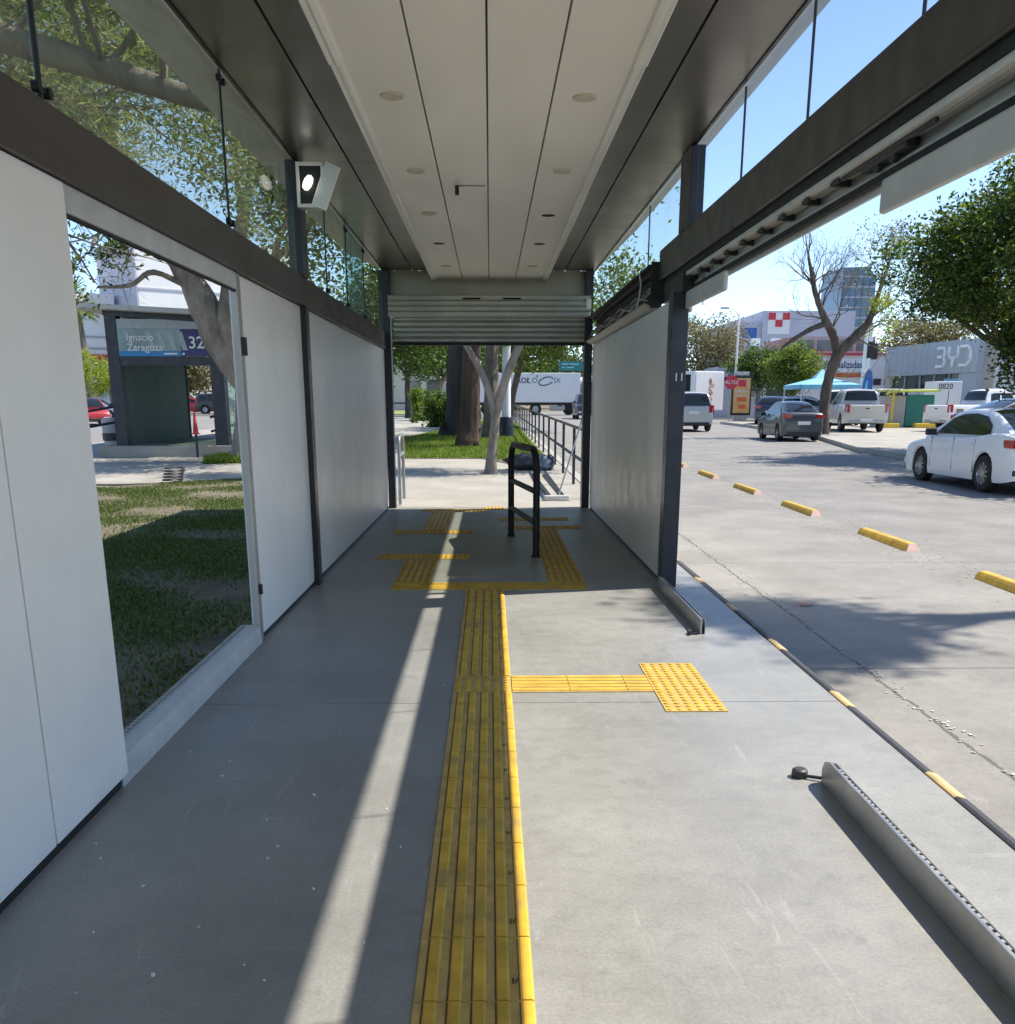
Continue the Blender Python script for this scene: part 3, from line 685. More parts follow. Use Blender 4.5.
# ------------------------------------------------------------------ trees
def polytube(mb, pts, rs, n=10, wob=.0, rng=None):
    P_ = [Vector(p) for p in pts]; out = []; ro = []
    for i in range(len(P_)-1):
        p0 = P_[max(i-1, 0)]; p1 = P_[i]; p2 = P_[i+1]; p3 = P_[min(i+2, len(P_)-1)]
        k = 5
        for j in range(k):
            t = j/k
            q = .5*((2*p1)+(-p0+p2)*t+(2*p0-5*p1+4*p2-p3)*t*t+(-p0+3*p1-3*p2+p3)*t**3)
            out.append(q); ro.append(rs[i]*(1-t)+rs[i+1]*t)
    out.append(P_[-1]); ro.append(rs[-1])
    if wob and rng:
        ro = [r*(1+rng.uniform(-wob, wob)) for r in ro]
        out = [p+Vector((rng.uniform(-1, 1), rng.uniform(-1, 1), 0))*r*wob*.6 for p, r in zip(out, ro)]
    mb.tube(out, ro, n)
def grow(mb, p, d, L, r, depth, rng, tips, spread=.7, up=.15, n=6, kids=(2, 3), wig=.25, shrink=.7):
    pts = [p]; k = 4; q = Vector(p); dd = Vector(d).normalized()
    for i in range(k):
        dd = (dd+Vector((rng.gauss(0, wig), rng.gauss(0, wig), rng.gauss(0, wig)+up*.3))).normalized()
        q = q+dd*(L/k); pts.append(q.copy())
    rs = [r*(1-.42*i/k) for i in range(k+1)]
    if depth == 0: rs[-1] = r*.25
    mb.tube(pts, rs, n if r > .03 else (5 if r > .012 else 4))
    if depth == 0: tips.append((pts[-1], dd)); tips.append((pts[2], dd)); return
    for c in range(rng.randint(*kids)+1):
        i = k if c == 0 else rng.randint(2, k)
        nd_ = (dd+Vector((rng.gauss(0, spread), rng.gauss(0, spread), rng.gauss(0, spread*.7)+up))).normalized()
        grow(mb, pts[i], nd_, L*shrink*rng.uniform(.8, 1.15), rs[i]*(.82 if c == 0 else .62), depth-1, rng, tips, spread, up, n, kids, wig, shrink)
def crown(name, mat, centers, n, spread, size, seed, parent, asp=.5, droop=0., up=.5, flat=.8):
    r = np.random.default_rng(seed); c = np.array([tuple(q) for q in centers])
    i = r.integers(0, len(c), n)
    cen = c[i]+r.normal(size=(n,3))*spread*np.array([1, 1, flat])
    V, F = leaf_arrays(r, cen, size, asp, droop, up)
    return np_mesh(name, V, F, mat, parent)
def blob_centers(rng, c, rxyz, n, shell=.65):
    out = []
    while len(out) < n:
        d = Vector((rng.gauss(0, 1), rng.gauss(0, 1), rng.gauss(0, 1))).normalized()
        f = shell+(1-shell)*rng.random() if rng.random() < .8 else rng.random()**.5
        f *= 1+.16*math.sin(d.x*5+c[0])+.12*math.sin(d.y*7+d.z*6+c[1])
        out.append((c[0]+d.x*rxyz[0]*f, c[1]+d.y*rxyz[1]*f, c[2]+d.z*rxyz[2]*f))
    return out
def tree(label, base, height, cc, rx, mat, bark, r0, n, size, seed, cat='tree', name='tree', nclump=90, spread=.35, lean=(0, 0), asp=.5, group=None, droop=0., limbs=6, shell=.6):
    """a trunk splitting into limbs that reach into a crown centred on cc with radii rx"""
    rng = random.Random(seed); t = thing(name, label, cat, base, 0, group)
    b = Vector(base); c = Vector(cc); mb = MB()
    fork = b+(c-b)*.45+Vector((lean[0], lean[1], 0)); fork.z = b.z+max(.3*height, (c.z-rx[2]-b.z)*.95)
    polytube(mb, [b-Vector((0, 0, .1)), b+(fork-b)*.08, b+(fork-b)*.5+Vector((rng.uniform(-.1, .1), rng.uniform(-.1, .1), 0)), fork], [r0*1.5, r0*1.05, r0*.88, r0*.75], 10, .06, rng)
    for k in range(limbs):
        a = 2*PI*k/limbs+rng.uniform(-.3, .3)
        e = c+Vector((math.cos(a)*rx[0]*.6, math.sin(a)*rx[1]*.6, rng.uniform(-.3, .6)*rx[2]))
        mid = fork+(e-fork)*.5+Vector((0, 0, -.08*height*rng.random()))
        polytube(mb, [fork-Vector((0, 0, .1)), mid, e], [r0*.5, r0*.3, r0*.1], 7)
        for q in range(2): polytube(mb, [mid, mid+(e-mid)*.4+Vector((rng.uniform(-.4, .4)*rx[0], rng.uniform(-.4, .4)*rx[1], .2*rx[2])), e+Vector((rng.uniform(-.5, .5)*rx[0], rng.uniform(-.5, .5)*rx[1], rng.uniform(-.2, .5)*rx[2]))], [r0*.2, r0*.13, r0*.04], 5)
    mb.build('trunk', bark, t, smooth=True, ang=80)
    cs = blob_centers(rng, cc, rx, nclump, shell)
    crown('crown', mat, cs, n, spread, size, seed, t, asp, droop)
    return t

# slender forked tree just beyond the doorway
rng = random.Random(7)
t = thing('tree', 'slender pale grey tree forking in two at the edge of the pavement beyond the doorway', 'tree', (0, 20.6, zp(20.6)))
b = Vector((.0, 20.6, zp(20.6))); mb = MB(); tips = []
polytube(mb, [b-Vector((0, 0, .1)), b+Vector((.01, 0, .10)), b+Vector((.06, 0, .7)), b+Vector((.16, .05, 1.35)), b+Vector((.42, .05, 2.15)), b+Vector((.85, .1, 3.0))], [.22, .13, .095, .09, .085, .07], 12, .05, rng)
polytube(mb, [b+Vector((.10, .02, 1.1)), b+Vector((-.06, .05, 1.75)), b+Vector((-.42, .1, 2.45)), b+Vector((-1.0, .1, 3.3))], [.07, .075, .065, .055], 10, .05, rng)
grow(mb, b+Vector((.85, .1, 3.0)), (.5, .1, 1), 1.6, .065, 3, rng, tips, .6, .1); grow(mb, b+Vector((-1.0, .1, 3.3)), (-.6, 0, 1), 1.5, .05, 3, rng, tips, .6, .1)
mb.build('trunk', 'bark_pale', t, smooth=True, ang=80)
crown('crown', 'leaf_bright', [p for p, d in tips], 17000, .36, .11, 5, t, .45, .3)
# big dark conifer trunk and the red-brown one in front of it
def big_trunk(label, x, y, r, h, lean, bark, mat, seed, cz, crx):
    rng = random.Random(seed); t = thing('tree', label, 'tree', (x, y, zp(y))); b = Vector((x, y, zp(y))); mb = MB()
    o0 = len(mb.v)
    polytube(mb, [b-Vector((0, 0, .2)), b+Vector((0, 0, .12)), b+Vector((lean*.1, 0, .8)), b+Vector((lean*.4, 0, h*.35)), b+Vector((lean, 0, h))], [r*1.75, r*1.25, r*1.02, r*.92, r*.35], 20, .07, rng)
    for i in range(o0, len(mb.v)):      # fluted, ridged bark
        v = Vector(mb.v[i]); q = Vector((v.x-x-lean*max(0, v.z-b.z)/h, v.y-y, 0)); a = math.atan2(q.y, q.x)
        f = 1+.08*math.sin(a*5+seed+.3*v.z)+.05*math.sin(a*9+1)
        mb.v[i] = (v.x+(f-1)*q.x, v.y+(f-1)*q.y, v.z)
    for k in range(10):
        a = rng.uniform(0, 6.28); z = rng.uniform(cz-2.2, cz+3); s = b+Vector((lean*z/h, 0, z))
        polytube(mb, [s, s+Vector((math.cos(a)*crx*.5, math.sin(a)*crx*.5, .3)), s+Vector((math.cos(a)*crx, math.sin(a)*crx, -.1))], [r*.22, r*.15, r*.04], 6)
    mb.build('trunk', bark, t, smooth=True, ang=80)
    crown('crown', mat, blob_centers(rng, (x+lean*.6, y, b.z+cz+1.5), (crx, crx, 3.0), 120), 12000, .45, .22, seed, t, .3, .4)
big_trunk('massive very dark tree trunk on the grass, thickest in view through the doorway', -1.03, 39.4, .62, 13, .1, 'bark_dark', 'leaf_green', 3, 6.5, 4.0)
big_trunk('red brown tree trunk with rough bark standing before the massive dark trunk', -.70, 31.1, .30, 11, .55, 'bark_red', 'leaf_green', 4, 6.2, 3.0)
big_trunk('grey trunk half hidden behind the slender forked tree', -.02, 37.0, .26, 10, .25, 'bark', 'leaf_bright', 8, 5.2, 3.0)
# trees and hedge further along the park
tree('small dark tree with thin straight trunk beside the park path', (-5.9, 73, zp(73)), 7, (-5.9, 73, 6.0), (3.2, 3, 2.4), 'leaf_green', 'bark_dark', .22, 9000, .26, 11, nclump=110, spread=.5)
tree('bushy park tree with pale leaning trunk behind the hedge', (-4.9, 80, zp(80)), 7, (-3.6, 80, 6.0), (3.6, 3, 2.6), 'leaf_green', 'bark_pale', .42, 10000, .28, 12, nclump=110, spread=.5, lean=(.5, 0))
tree('leafy tree close to the park path with low hanging crown', (-4.9, 46, zp(46)), 6, (-4.4, 46, 5.2), (2.8, 2.6, 2.2), 'leaf_green', 'bark', .2, 9000, .2, 13, nclump=100, spread=.42)
tree('light green street tree overhanging the rail fence', (.9, 52, zp(52)), 7, (2.4, 49, 5.45), (3.2, 3.4, 1.75), 'leaf_bright', 'bark', .2, 19000, .2, 14, nclump=110, spread=.42)
rng = random.Random(21)
t = thing('hedge', 'clipped dark green hedge behind the park path', 'hedge', (-4.2, 66, zp(66)))
crown('foliage', 'leaf_ficus', [(rng.uniform(-4.9, -2.2), rng.uniform(65, 67), zp(66)+rng.uniform(.1, 1.7)) for k in range(150)], 9000, .18, .17, 21, t)
t = thing('shrub', 'loose light green shrub beside the dark trunk', 'shrub', (-2.6, 52, zp(52)))
crown('foliage', 'leaf_green', [(rng.gauss(-2.7, .35), rng.gauss(52, .3), zp(52)+abs(rng.gauss(.7, .5))) for k in range(60)], 3500, .14, .16, 22, t)
t = thing('shrub', 'upright thin shrub on the verge between path and hedge', 'shrub', (-4.35, 60, zp(60)))
crown('foliage', 'leaf_bright', [(rng.gauss(-4.35, .15), rng.gauss(60, .15), zp(60)+rng.uniform(.1, 1.9)) for k in range(40)], 1600, .12, .16, 23, t)
o = MB().tube([(-6.2, 64, zp(64)), (-6.2, 64, zp(64)+.9), (-6.0, 64, zp(64)+1.1), (-5.0, 64, zp(64)+1.1), (-4.8, 64, zp(64)+.9), (-4.8, 64, zp(64))], .05, 8).build('cycle_hoop', 'navy', smooth=True)
tag(o, 'low dark tube hoop at the far end of the park path', 'hoop')
M['house'] = P('pale_house_wall', (.52,.48,.42), .8, var=.1, scale=.6, world=True)
M['lilacwall'] = P('lilac_grey_wall', (.50,.50,.57), .75, var=.06, scale=.4, world=True)
M['whitewall'] = P('white_render', (.76,.75,.73), .75, var=.05, scale=.4, world=True)
M['greywall'] = P('grey_render', (.42,.41,.40), .8, var=.08, scale=.4, world=True)
M['win'] = P('dark_window_glass', (.03,.04,.05), .12, 0, var=.2, scale=.5, spec=.8)
M['towerglass'] = P('blue_tower_glass', (.10,.15,.22), .2, .3, var=.12, scale=.3, stretch=(1,1,3), world=True)
M['redsign'] = P('red_sign_paint', (.55,.03,.05), .5, var=.08)
M['bluesign'] = P('blue_sign_paint', (.03,.13,.42), .5, var=.08)
M['navysign'] = P('navy_sign_panel', (.012,.014,.13), .35, var=.08)
M['skyblue'] = P('sky_blue_fabric', (.22,.52,.66), .6, var=.08, scale=3)
M['teal'] = P('teal_sign_face', (.02,.19,.16), .45, var=.06)
M['whitep'] = P('white_gloss_paint', (.78,.78,.77), .35, var=.04, scale=2)
M['orange'] = P('orange_paint', (.62,.12,.03), .5, var=.1)
t = thing('house', 'pale house glimpsed behind the hedge and park trees', 'house', (-10, 110, zp(110)))
MB().box(-18, -3, 110, 120, 0, 5.2).build('wall', 'house', t)
MB().box(-18.3, -2.7, 109.7, 120.3, 5.2, 5.5).build('roof', 'greywall', t)
for x in (-8.6, -6.8): MB().box(x, x+1.1, 109.93, 109.99, 2.4, 3.9).build('window', 'win', t)
MB().box(-5.6, -3.4, 109.9, 109.98, .7, 3.2).build('door', 'greywall', t)
t = thing('hill_grass', 'sunlit grass bank beyond the park path', 'grass bank', (-12, 100, zp(100)))
bpy.data.objects.remove(t)
M['grassflat'] = P('sunlit_grass_bank', (.20,.24,.07), .9, var=.3, scale=2, world=True)
sheet('far_lawn', [(-13.4, 86), (-2.5, 86), (-2.5, 108), (-13.4, 108)], -.10, 'grassflat')

# pole and green road sign
t = thing('lamp_pole', 'white lamp pole with dark painted base on the grass by the fence', 'pole', (.62, 38.4, zp(38.4)))
MB().lathe([(.27, 0), (.27, .75), (.25, .78)], 14, (.62, 38.4, zp(38.4))).build('base', 'navy', t, smooth=True)
MB().lathe([(.17, .7), (.15, 5), (.12, 9)], 14, (.62, 38.4, zp(38.4))).build('pole', 'whitep', t, smooth=True)
t = thing('road_sign', 'teal green overhead road sign on a post above the trailer', 'road sign', (9.3, 100, zr(100)))
MB().box(6.7, 9.3, 99.9, 100, 4.55, 5.45).build('sign_face', 'teal', t)
MB().lathe([(.1, 0), (.1, 5.0)], 10, (9.75, 100, zr(100))).build('post', 'steel', t, smooth=True)
for x0, x1, z0 in ((7.0, 8.7, 5.1), (7.0, 8.2, 4.8)): MB().box(x0, x1, 99.86, 99.89, z0, z0+.14).build('sign_line', 'skyblue', t)

# rail fence
t = thing('rail_fence', 'long dark steel rail fence between the park pavement and the bus lane', 'fence', (1.52, 15.6, zp(15.6)))
ys_ = [15.55+2.62*k for k in range(24)]
for y in ys_:
    MB().box(1.495, 1.545, y-.022, y+.022, zp(y)-.05, zp(y)+1.0).build('post', 'navy', t)
for h in (1.02, .52):
    MB().tube([(1.52, ys_[0]-.05, zp(ys_[0])+h), (1.52, ys_[-1], zp(ys_[-1])+h)], .028, 8).build('rail', 'navy' if h < .9 else 'beam', t, smooth=True)
# handrail outside the door
t = thing('handrail', 'short rounded silver handrail just outside the far doorway', 'handrail', (-1.32, 15.3, zp(15.3)))
for z in (.98, .70):
    MB().tube([(-1.33, 14.6, 0), (-1.33, 14.6, z-.12), (-1.33, 14.66, z-.03), (-1.33, 14.78, z), (-1.36, 15.5, z), (-1.36, 15.6, z-.04), (-1.36, 15.64, z-.12), (-1.36, 15.64, 0)] if z > .8 else [(-1.33, 14.6, z), (-1.36, 15.64, z)], .026, 10).build('rail', 'steel', t, smooth=True)
# broom, bag, bars
t = thing('broom', 'broom with pale head leaning in the corner of the far doorway', 'broom', (1.02, 15.2, 0))
z0 = zp(15.2)
MB().obox((1.02, 15.25, z0+.05), (.40, .09, .07), Matrix.Rotation(.15, 3, 'Z')).build('head', 'white_old', t, bev=.02)
MB().prism([(.82, z0), (.85, z0+.03), (1.19, z0+.03), (1.24, z0)], 15.19, 15.31).build('bristles', 'house', t)
MB().tube([(1.05, 15.25, z0+.08), (1.49, 15.6, 1.42)], .013, 8).build('handle', 'raw_alu', t, smooth=True)
rng = random.Random(5)
def lump(mb, c, s, n=14, m=9):
    o = len(mb.v)
    for i in range(m+1):
        ph = PI*i/m
        for j in range(n):
            th = 2*PI*j/n; f = 1+.16*math.sin(3*th+i*1.1+c[0]*9)+.12*math.sin(5*th-i*2)+rng.uniform(-.05, .05)
            mb.v.append((c[0]+s[0]*math.sin(ph)*math.cos(th)*f, c[1]+s[1]*math.sin(ph)*math.sin(th)*f, c[2]+s[2]*math.cos(ph)))
    for i in range(m):
        for j in range(n): mb.f.append([o+i*n+j, o+i*n+(j+1) % n, o+(i+1)*n+(j+1) % n, o+(i+1)*n+j]); mb.mi.append(mb.cm)
M['sack'] = P('bluish_grey_sack', (.10,.14,.19), .5, var=.6, scale=9, dirt=.8, dirtcol=(.5,.55,.6))
t = thing('rubbish_bag', 'full black rubbish bag with blue and white sacking lying by the fence', 'bag', (.95, 21.8, zp(21.8)))
mb = MB(); lump(mb, (.78, 21.8, zp(21.8)+.17), (.42, .3, .19)); mb.build('black_bag', 'rubber', t, smooth=True, ang=60)
mb = MB(); lump(mb, (1.12, 21.7, zp(21.7)+.16), (.24, .26, .18)); mb.build('sack', 'sack', t, smooth=True, ang=60)
mb = MB(); lump(mb, (1.28, 21.75, zp(21.7)+.16), (.13, .24, .17)); mb.build('black_bag', 'rubber', t, smooth=True, ang=60)
t = thing('ground_band', 'two dark grey boards lying side by side on the pavement behind the hoop rail', 'bands', (1.0, 18, zp(18)))  # two thin dark bands laid flat on the pavement
for x0, x1 in ((.83, .90), (1.06, 1.12)):
    MB().add([(x0, 20.3, zp(20.3)+.004), (x0+.07, 20.3, zp(20.3)+.004), (x1+.07, 15.9, zp(15.9)+.004), (x1, 15.9, zp(15.9)+.004),
              (x0, 20.3, zp(20.3)+.03), (x0+.07, 20.3, zp(20.3)+.03), (x1+.07, 15.9, zp(15.9)+.03), (x1, 15.9, zp(15.9)+.03)],
             [(3,2,1,0),(4,5,6,7),(0,1,5,4),(1,2,6,5),(2,3,7,6),(3,0,4,7)]).build('dark_band', 'beam_dark', t)

# ------------------------------------------------------------------ big trees over the lawn
rng = random.Random(31)
t = thing('tree', 'huge pine like tree with a thick grey limb spreading above the shelter glass', 'tree', (-7.6, 16.8, zp(16.8)))
b = Vector((-7.9, 14.2, zp(14))); mb = MB(); tips = []
t.location = b
polytube(mb, [b-Vector((0, 0, .2)), b+Vector((0, 0, .2)), b+Vector((.1, 0, 2.2)), b+Vector((.3, .2, 4.4)), b+Vector((.2, .6, 8.5))], [.75, .5, .42, .36, .12], 14, .06, rng)
polytube(mb, [b+Vector((.2, .1, 2.8)), Vector((-6.2, 10.4, 4.15)), Vector((-4.9, 9.5, 4.55)), Vector((-4.14, 9.5, 4.42)), Vector((-3.32, 9.5, 4.2)), Vector((-2.57, 9.5, 3.98)), Vector((-2.1, 9.6, 3.9))], [.26, .18, .13, .12, .105, .085, .06], 12, .06, rng)
for k in range(16):
    s = b+Vector((.3, .3, rng.uniform(4.6, 8)))
    a = rng.uniform(-1.9, 1.6)
    grow(mb, s, (math.cos(a), math.sin(a), rng.uniform(.15, .6)), 2.2, .09, 3, rng, tips, .5, .12, wig=.14)
for q in ((-5.6, 9.9, 4.4), (-4.9, 9.5, 4.5), (-4.1, 9.5, 4.4), (-3.3, 9.5, 4.2), (-2.8, 9.5, 4.05)):
    for k in range(3): grow(mb, Vector(q), (rng.uniform(-.6, .6), rng.uniform(-1, .6), rng.uniform(.3, 1)), .9, .03, 2, rng, tips, .5, .2, wig=.2)
mb.build('trunk', 'bark', t, smooth=True, ang=80)
tips += [(Vector(q), None) for q in blob_centers(rng, (-6.0, 11.5, 7.4), (3.6, 6.0, 2.6), 150, .3)]
tips += [(Vector(q), None) for q in blob_centers(rng, (-5.2, 17.5, 5.6), (3.4, 6.5, 2.4), 150, .3)]
tips += [(Vector(q), None) for q in blob_centers(rng, (-4.2, 9.5, 5.6), (1.9, 4.5, 1.7), 90, .3)]
pts_ = [p for p, d in tips if p.y > 2 and p.x < -2.3 and p.z > 1.85+max(0, p.y)*(.10+.50*max(0, -p.x/max(p.y, .1)-.2))]
crown('crown', 'leaf_pine', pts_, 85000, .15, .17, 31, t, .09, .25, .2)
crown('leaf_clusters', 'leaf_green', [p for i, p in enumerate(pts_) if i % 3 == 0], 9000, .25, .12, 32, t, .45, .2)
# leaning fig tree in front of the other stop
rng = random.Random(41)
t = thing('tree', 'leaning fig tree with twisted pale limbs in front of the other stop', 'tree', (-6.12, 24.6, zp(24.6)))
b = Vector((-6.12, 24.6, zp(24.6))); mb = MB(); tips = []
polytube(mb, [b-Vector((0, 0, .2)), b+Vector((.0, 0, .15)), b+Vector((.12, 0, .9)), b+Vector((.2, .1, 1.9))], [.42, .24, .18, .22], 14, .08, rng)
polytube(mb, [b+Vector((.55, .3, 1.3)), b+Vector((.2, .1, 2.0)), b+Vector((-.35, 0, 2.95)), b+Vector((-.7, -.1, 3.9)), b+Vector((-1.35, -.2, 5.0)), b+Vector((-1.9, -.3, 6.2))], [.24, .36, .40, .31, .22, .13], 16, .08, rng)
polytube(mb, [b+Vector((.1, .1, 2.1)), b+Vector((.02, -.2, 3.0)), b+Vector((.15, -.3, 4.0)), b+Vector((.6, -.4, 5.6))], [.24, .27, .22, .13], 14, .08, rng)
polytube(mb, [b+Vector((-.1, .1, 2.5)), b+Vector((.5, 0, 3.4)), b+Vector((1.1, 0, 4.6))], [.18, .17, .1], 12, .08, rng)
polytube(mb, [b+Vector((-.75, -.1, 3.9)), b+Vector((-1.5, -.6, 4.25)), b+Vector((-2.0, -.8, 3.95)), b+Vector((-2.7, -.9, 3.9))], [.07, .06, .045, .03], 8, .08, rng)
for q, d in (((-1.9, -.3, 6.2), (-1, 0, 1)), ((.6, -.4, 5.6), (.4, -.5, 1)), ((1.1, 0, 4.6), (1, 0, 1)), ((-1.35, -.2, 5.0), (-1, -.6, .4))):
    for k in range(2): grow(mb, b+Vector(q), d, 1.9, .09, 3, rng, tips, .6, .05)
tw = []
for k in range(4): grow(mb, b+Vector((-2.7+.5*k, -.9, 3.95+.16*k)), (rng.uniform(-1, .2), rng.uniform(-.6, .3), rng.uniform(-.3, .5)), .8, .014, 2, rng, tw, .6, -.12, wig=.3, n=5)
for k in range(4): grow(mb, b+Vector((-1.4-.1*k, -.3, 5.0)), (rng.uniform(-1, -.3), rng.uniform(-.6, .3), rng.uniform(-.35, .3)), 1.2, .018, 2, rng, tw, .6, -.12, wig=.3, n=5)
mb.build('trunk', 'bark_pale', t, smooth=True, ang=80)
crown('crown', 'leaf_ficus', [p for p, d in tips]+blob_centers(rng, (-3.9, 26, 5.6), (2.6, 3.0, 1.9), 130, .4), 30000, .34, .14, 41, t, .45)
crown('leaf_clusters', 'leaf_ficus', [(b.x-2.4, b.y-.9, b.z+4.6), (b.x-2.15, b.y-.9, b.z+4.75), (b.x-3.3, b.y-.9, b.z+4.35), (b.x-1.1, b.y-.6, b.z+4.9)], 420, .17, .14, 42, t, .4)

# palm
t = thing('palm_tree', 'tall fan palm with shaggy trunk beyond the other stop', 'palm tree', (-39.3+6, 88, zp(88)))
b = Vector((-32.7, 84, zp(84))); t.location = b; rng = random.Random(51); mb = MB()
mb.tube([b, b+Vector((-.15, 0, 3)), b+Vector((-.4, 0, 6)), b+Vector((-.55, 0, 8.6))], [.62, .5, .42, .36], 12)
mb.build('trunk', 'bark', t, smooth=True)
mb = MB()
for k in range(46):
    a = rng.uniform(0, 6.28); e = rng.uniform(-.9, 1.3); L = rng.uniform(1.5, 2.3); d = Vector((math.cos(a)*math.cos(e), math.sin(a)*math.cos(e), math.sin(e)))
    s = b+Vector((-.55, 0, 8.7)); h_ = s+d*L*.55; w_ = d.cross(Vector((0, 0, 1))).normalized(); u_ = w_.cross(d)
    mb.tube([s, h_], .03, 4)
    for q in range(9):
        f = (q-4)/4*1.15; e2 = (d*math.cos(f)+w_*math.sin(f)).normalized()*L*.62; e2.z -= .22*abs(rng.gauss(1, .4))
        n2 = u_*.03
        mb.add([h_, h_+e2*.5+w_*.07, h_+e2, h_+e2*.5-w_*.07], [(0, 1, 2, 3)])
mb.build('crown', 'leaf_bright', t)
rng = random.Random(52)
t = thing('bush', 'clipped yellow green bush tree beside the palm trunk', 'bush', (-26.6, 72, zp(72)))
MB().tube([(-26.6, 72, zp(72)-.1), (-26.6, 72, zp(72)+2)], .14, 8).build('trunk', 'bark', t, smooth=True)
crown('crown', 'leaf_yellow', blob_centers(rng, (-27.2, 72, 3.3), (2.3, 1.8, 1.25), 90), 7000, .28, .18, 53, t)
# ------------------------------------------------------------------ vehicles
def paint(name, col, rough=.25, metal=0): M[name] = P(name, col, rough+.06, metal, var=.015, scale=1, coat=.5, spec=.5, rvar=.0)
paint('car_white', (.78,.79,.80), .3); paint('car_grey', (.075,.078,.088), .3, .5); paint('car_silver', (.50,.49,.47), .35, .5)
paint('car_champagne', (.55,.52,.47), .35, .3); paint('car_dark', (.022,.026,.035), .3); paint('car_red', (.35,.02,.025), .3); paint('car_navy', (.02,.03,.06), .3)
paint('car_pale', (.55,.62,.68), .3)
M['car_glass'] = P('tinted_car_glass', (.012,.014,.014), .06, 0, var=.2, scale=1, spec=.7, rvar=.02)
M['tyre'] = P('tyre_rubber', (.018,.018,.018), .8, var=.25, scale=20)
M['rim'] = P('alloy_rim', (.36,.36,.37), .35, .7, var=.1)
M['trim'] = P('black_plastic_trim', (.02,.02,.022), .55, var=.15)
M['tail'] = P('red_tail_lamp', (.38,.012,.015), .15, var=.1, spec=.7)
M['head'] = P('clear_head_lamp', (.6,.62,.64), .1, .2, var=.1, spec=.8)
M['plate'] = P('number_plate', (.72,.72,.70), .5, var=.05)
M['dirtypaint'] = P('rusty_dirt', (.33,.24,.16), .8, var=.3, scale=8)
def interp(pl, y):
    if y <= pl[0][0]: return pl[0][1]
    for (a, za), (b, zb) in zip(pl, pl[1:]):
        if y <= b: t = (y-a)/(b-a+1e-9); return za+(zb-za)*t
    return pl[-1][1]
def smoothline(pl, n=6):
    out = []
    for i in range(len(pl)-1):
        p0 = pl[max(i-1, 0)]; p1 = pl[i]; p2 = pl[i+1]; p3 = pl[min(i+2, len(pl)-1)]
        for j in range(n):
            t = j/n
            out.append(tuple(.5*((2*b)+(-a+c)*t+(2*a-5*b+4*c-d)*t*t+(-a+3*b-3*c+d)*t**3) for a, b, c, d in zip(p0, p1, p2, p3)))
    out.append(pl[-1]); return out
def wheel(parent, x, y, r, side, wd=.21, mat='rim', spokes=10):
    t_ = MB().lathe([(r*.62, -wd*.5), (r*.9, -wd*.5), (r, -wd*.36), (r, wd*.36), (r*.9, wd*.5), (r*.62, wd*.5)], 24, (0, 0, 0), 'x').build('wheel', 'tyre', parent, smooth=True, local=True)
    t_.location = (x, y, r)
    mb = MB(); s = side
    mb.lathe([(r*.64, s*wd*.48), (r*.60, s*wd*.30), (r*.20, s*wd*.22), (.0001, s*wd*.22)], 20, (0, 0, 0), 'x')
    for k in range(spokes):
        a = 2*PI*k/spokes
        R_ = Matrix.Rotation(a, 3, 'X')
        mb.obox(R_ @ Vector((s*wd*.36, 0, r*.36)), (.025, r*.085, r*.52), R_)
    mb.lathe([(r*.13, s*wd*.30), (r*.12, s*wd*.42), (.0001, s*wd*.42)], 12, (0, 0, 0), 'x')
    mb.build('rim', mat, t_, smooth=True, local=True)
    mb = MB().lathe([(r*.60, s*wd*.20), (.0001, s*wd*.20)], 20, (0, 0, 0), 'x'); mb.build('brake_disc', 'trim', t_, local=True)
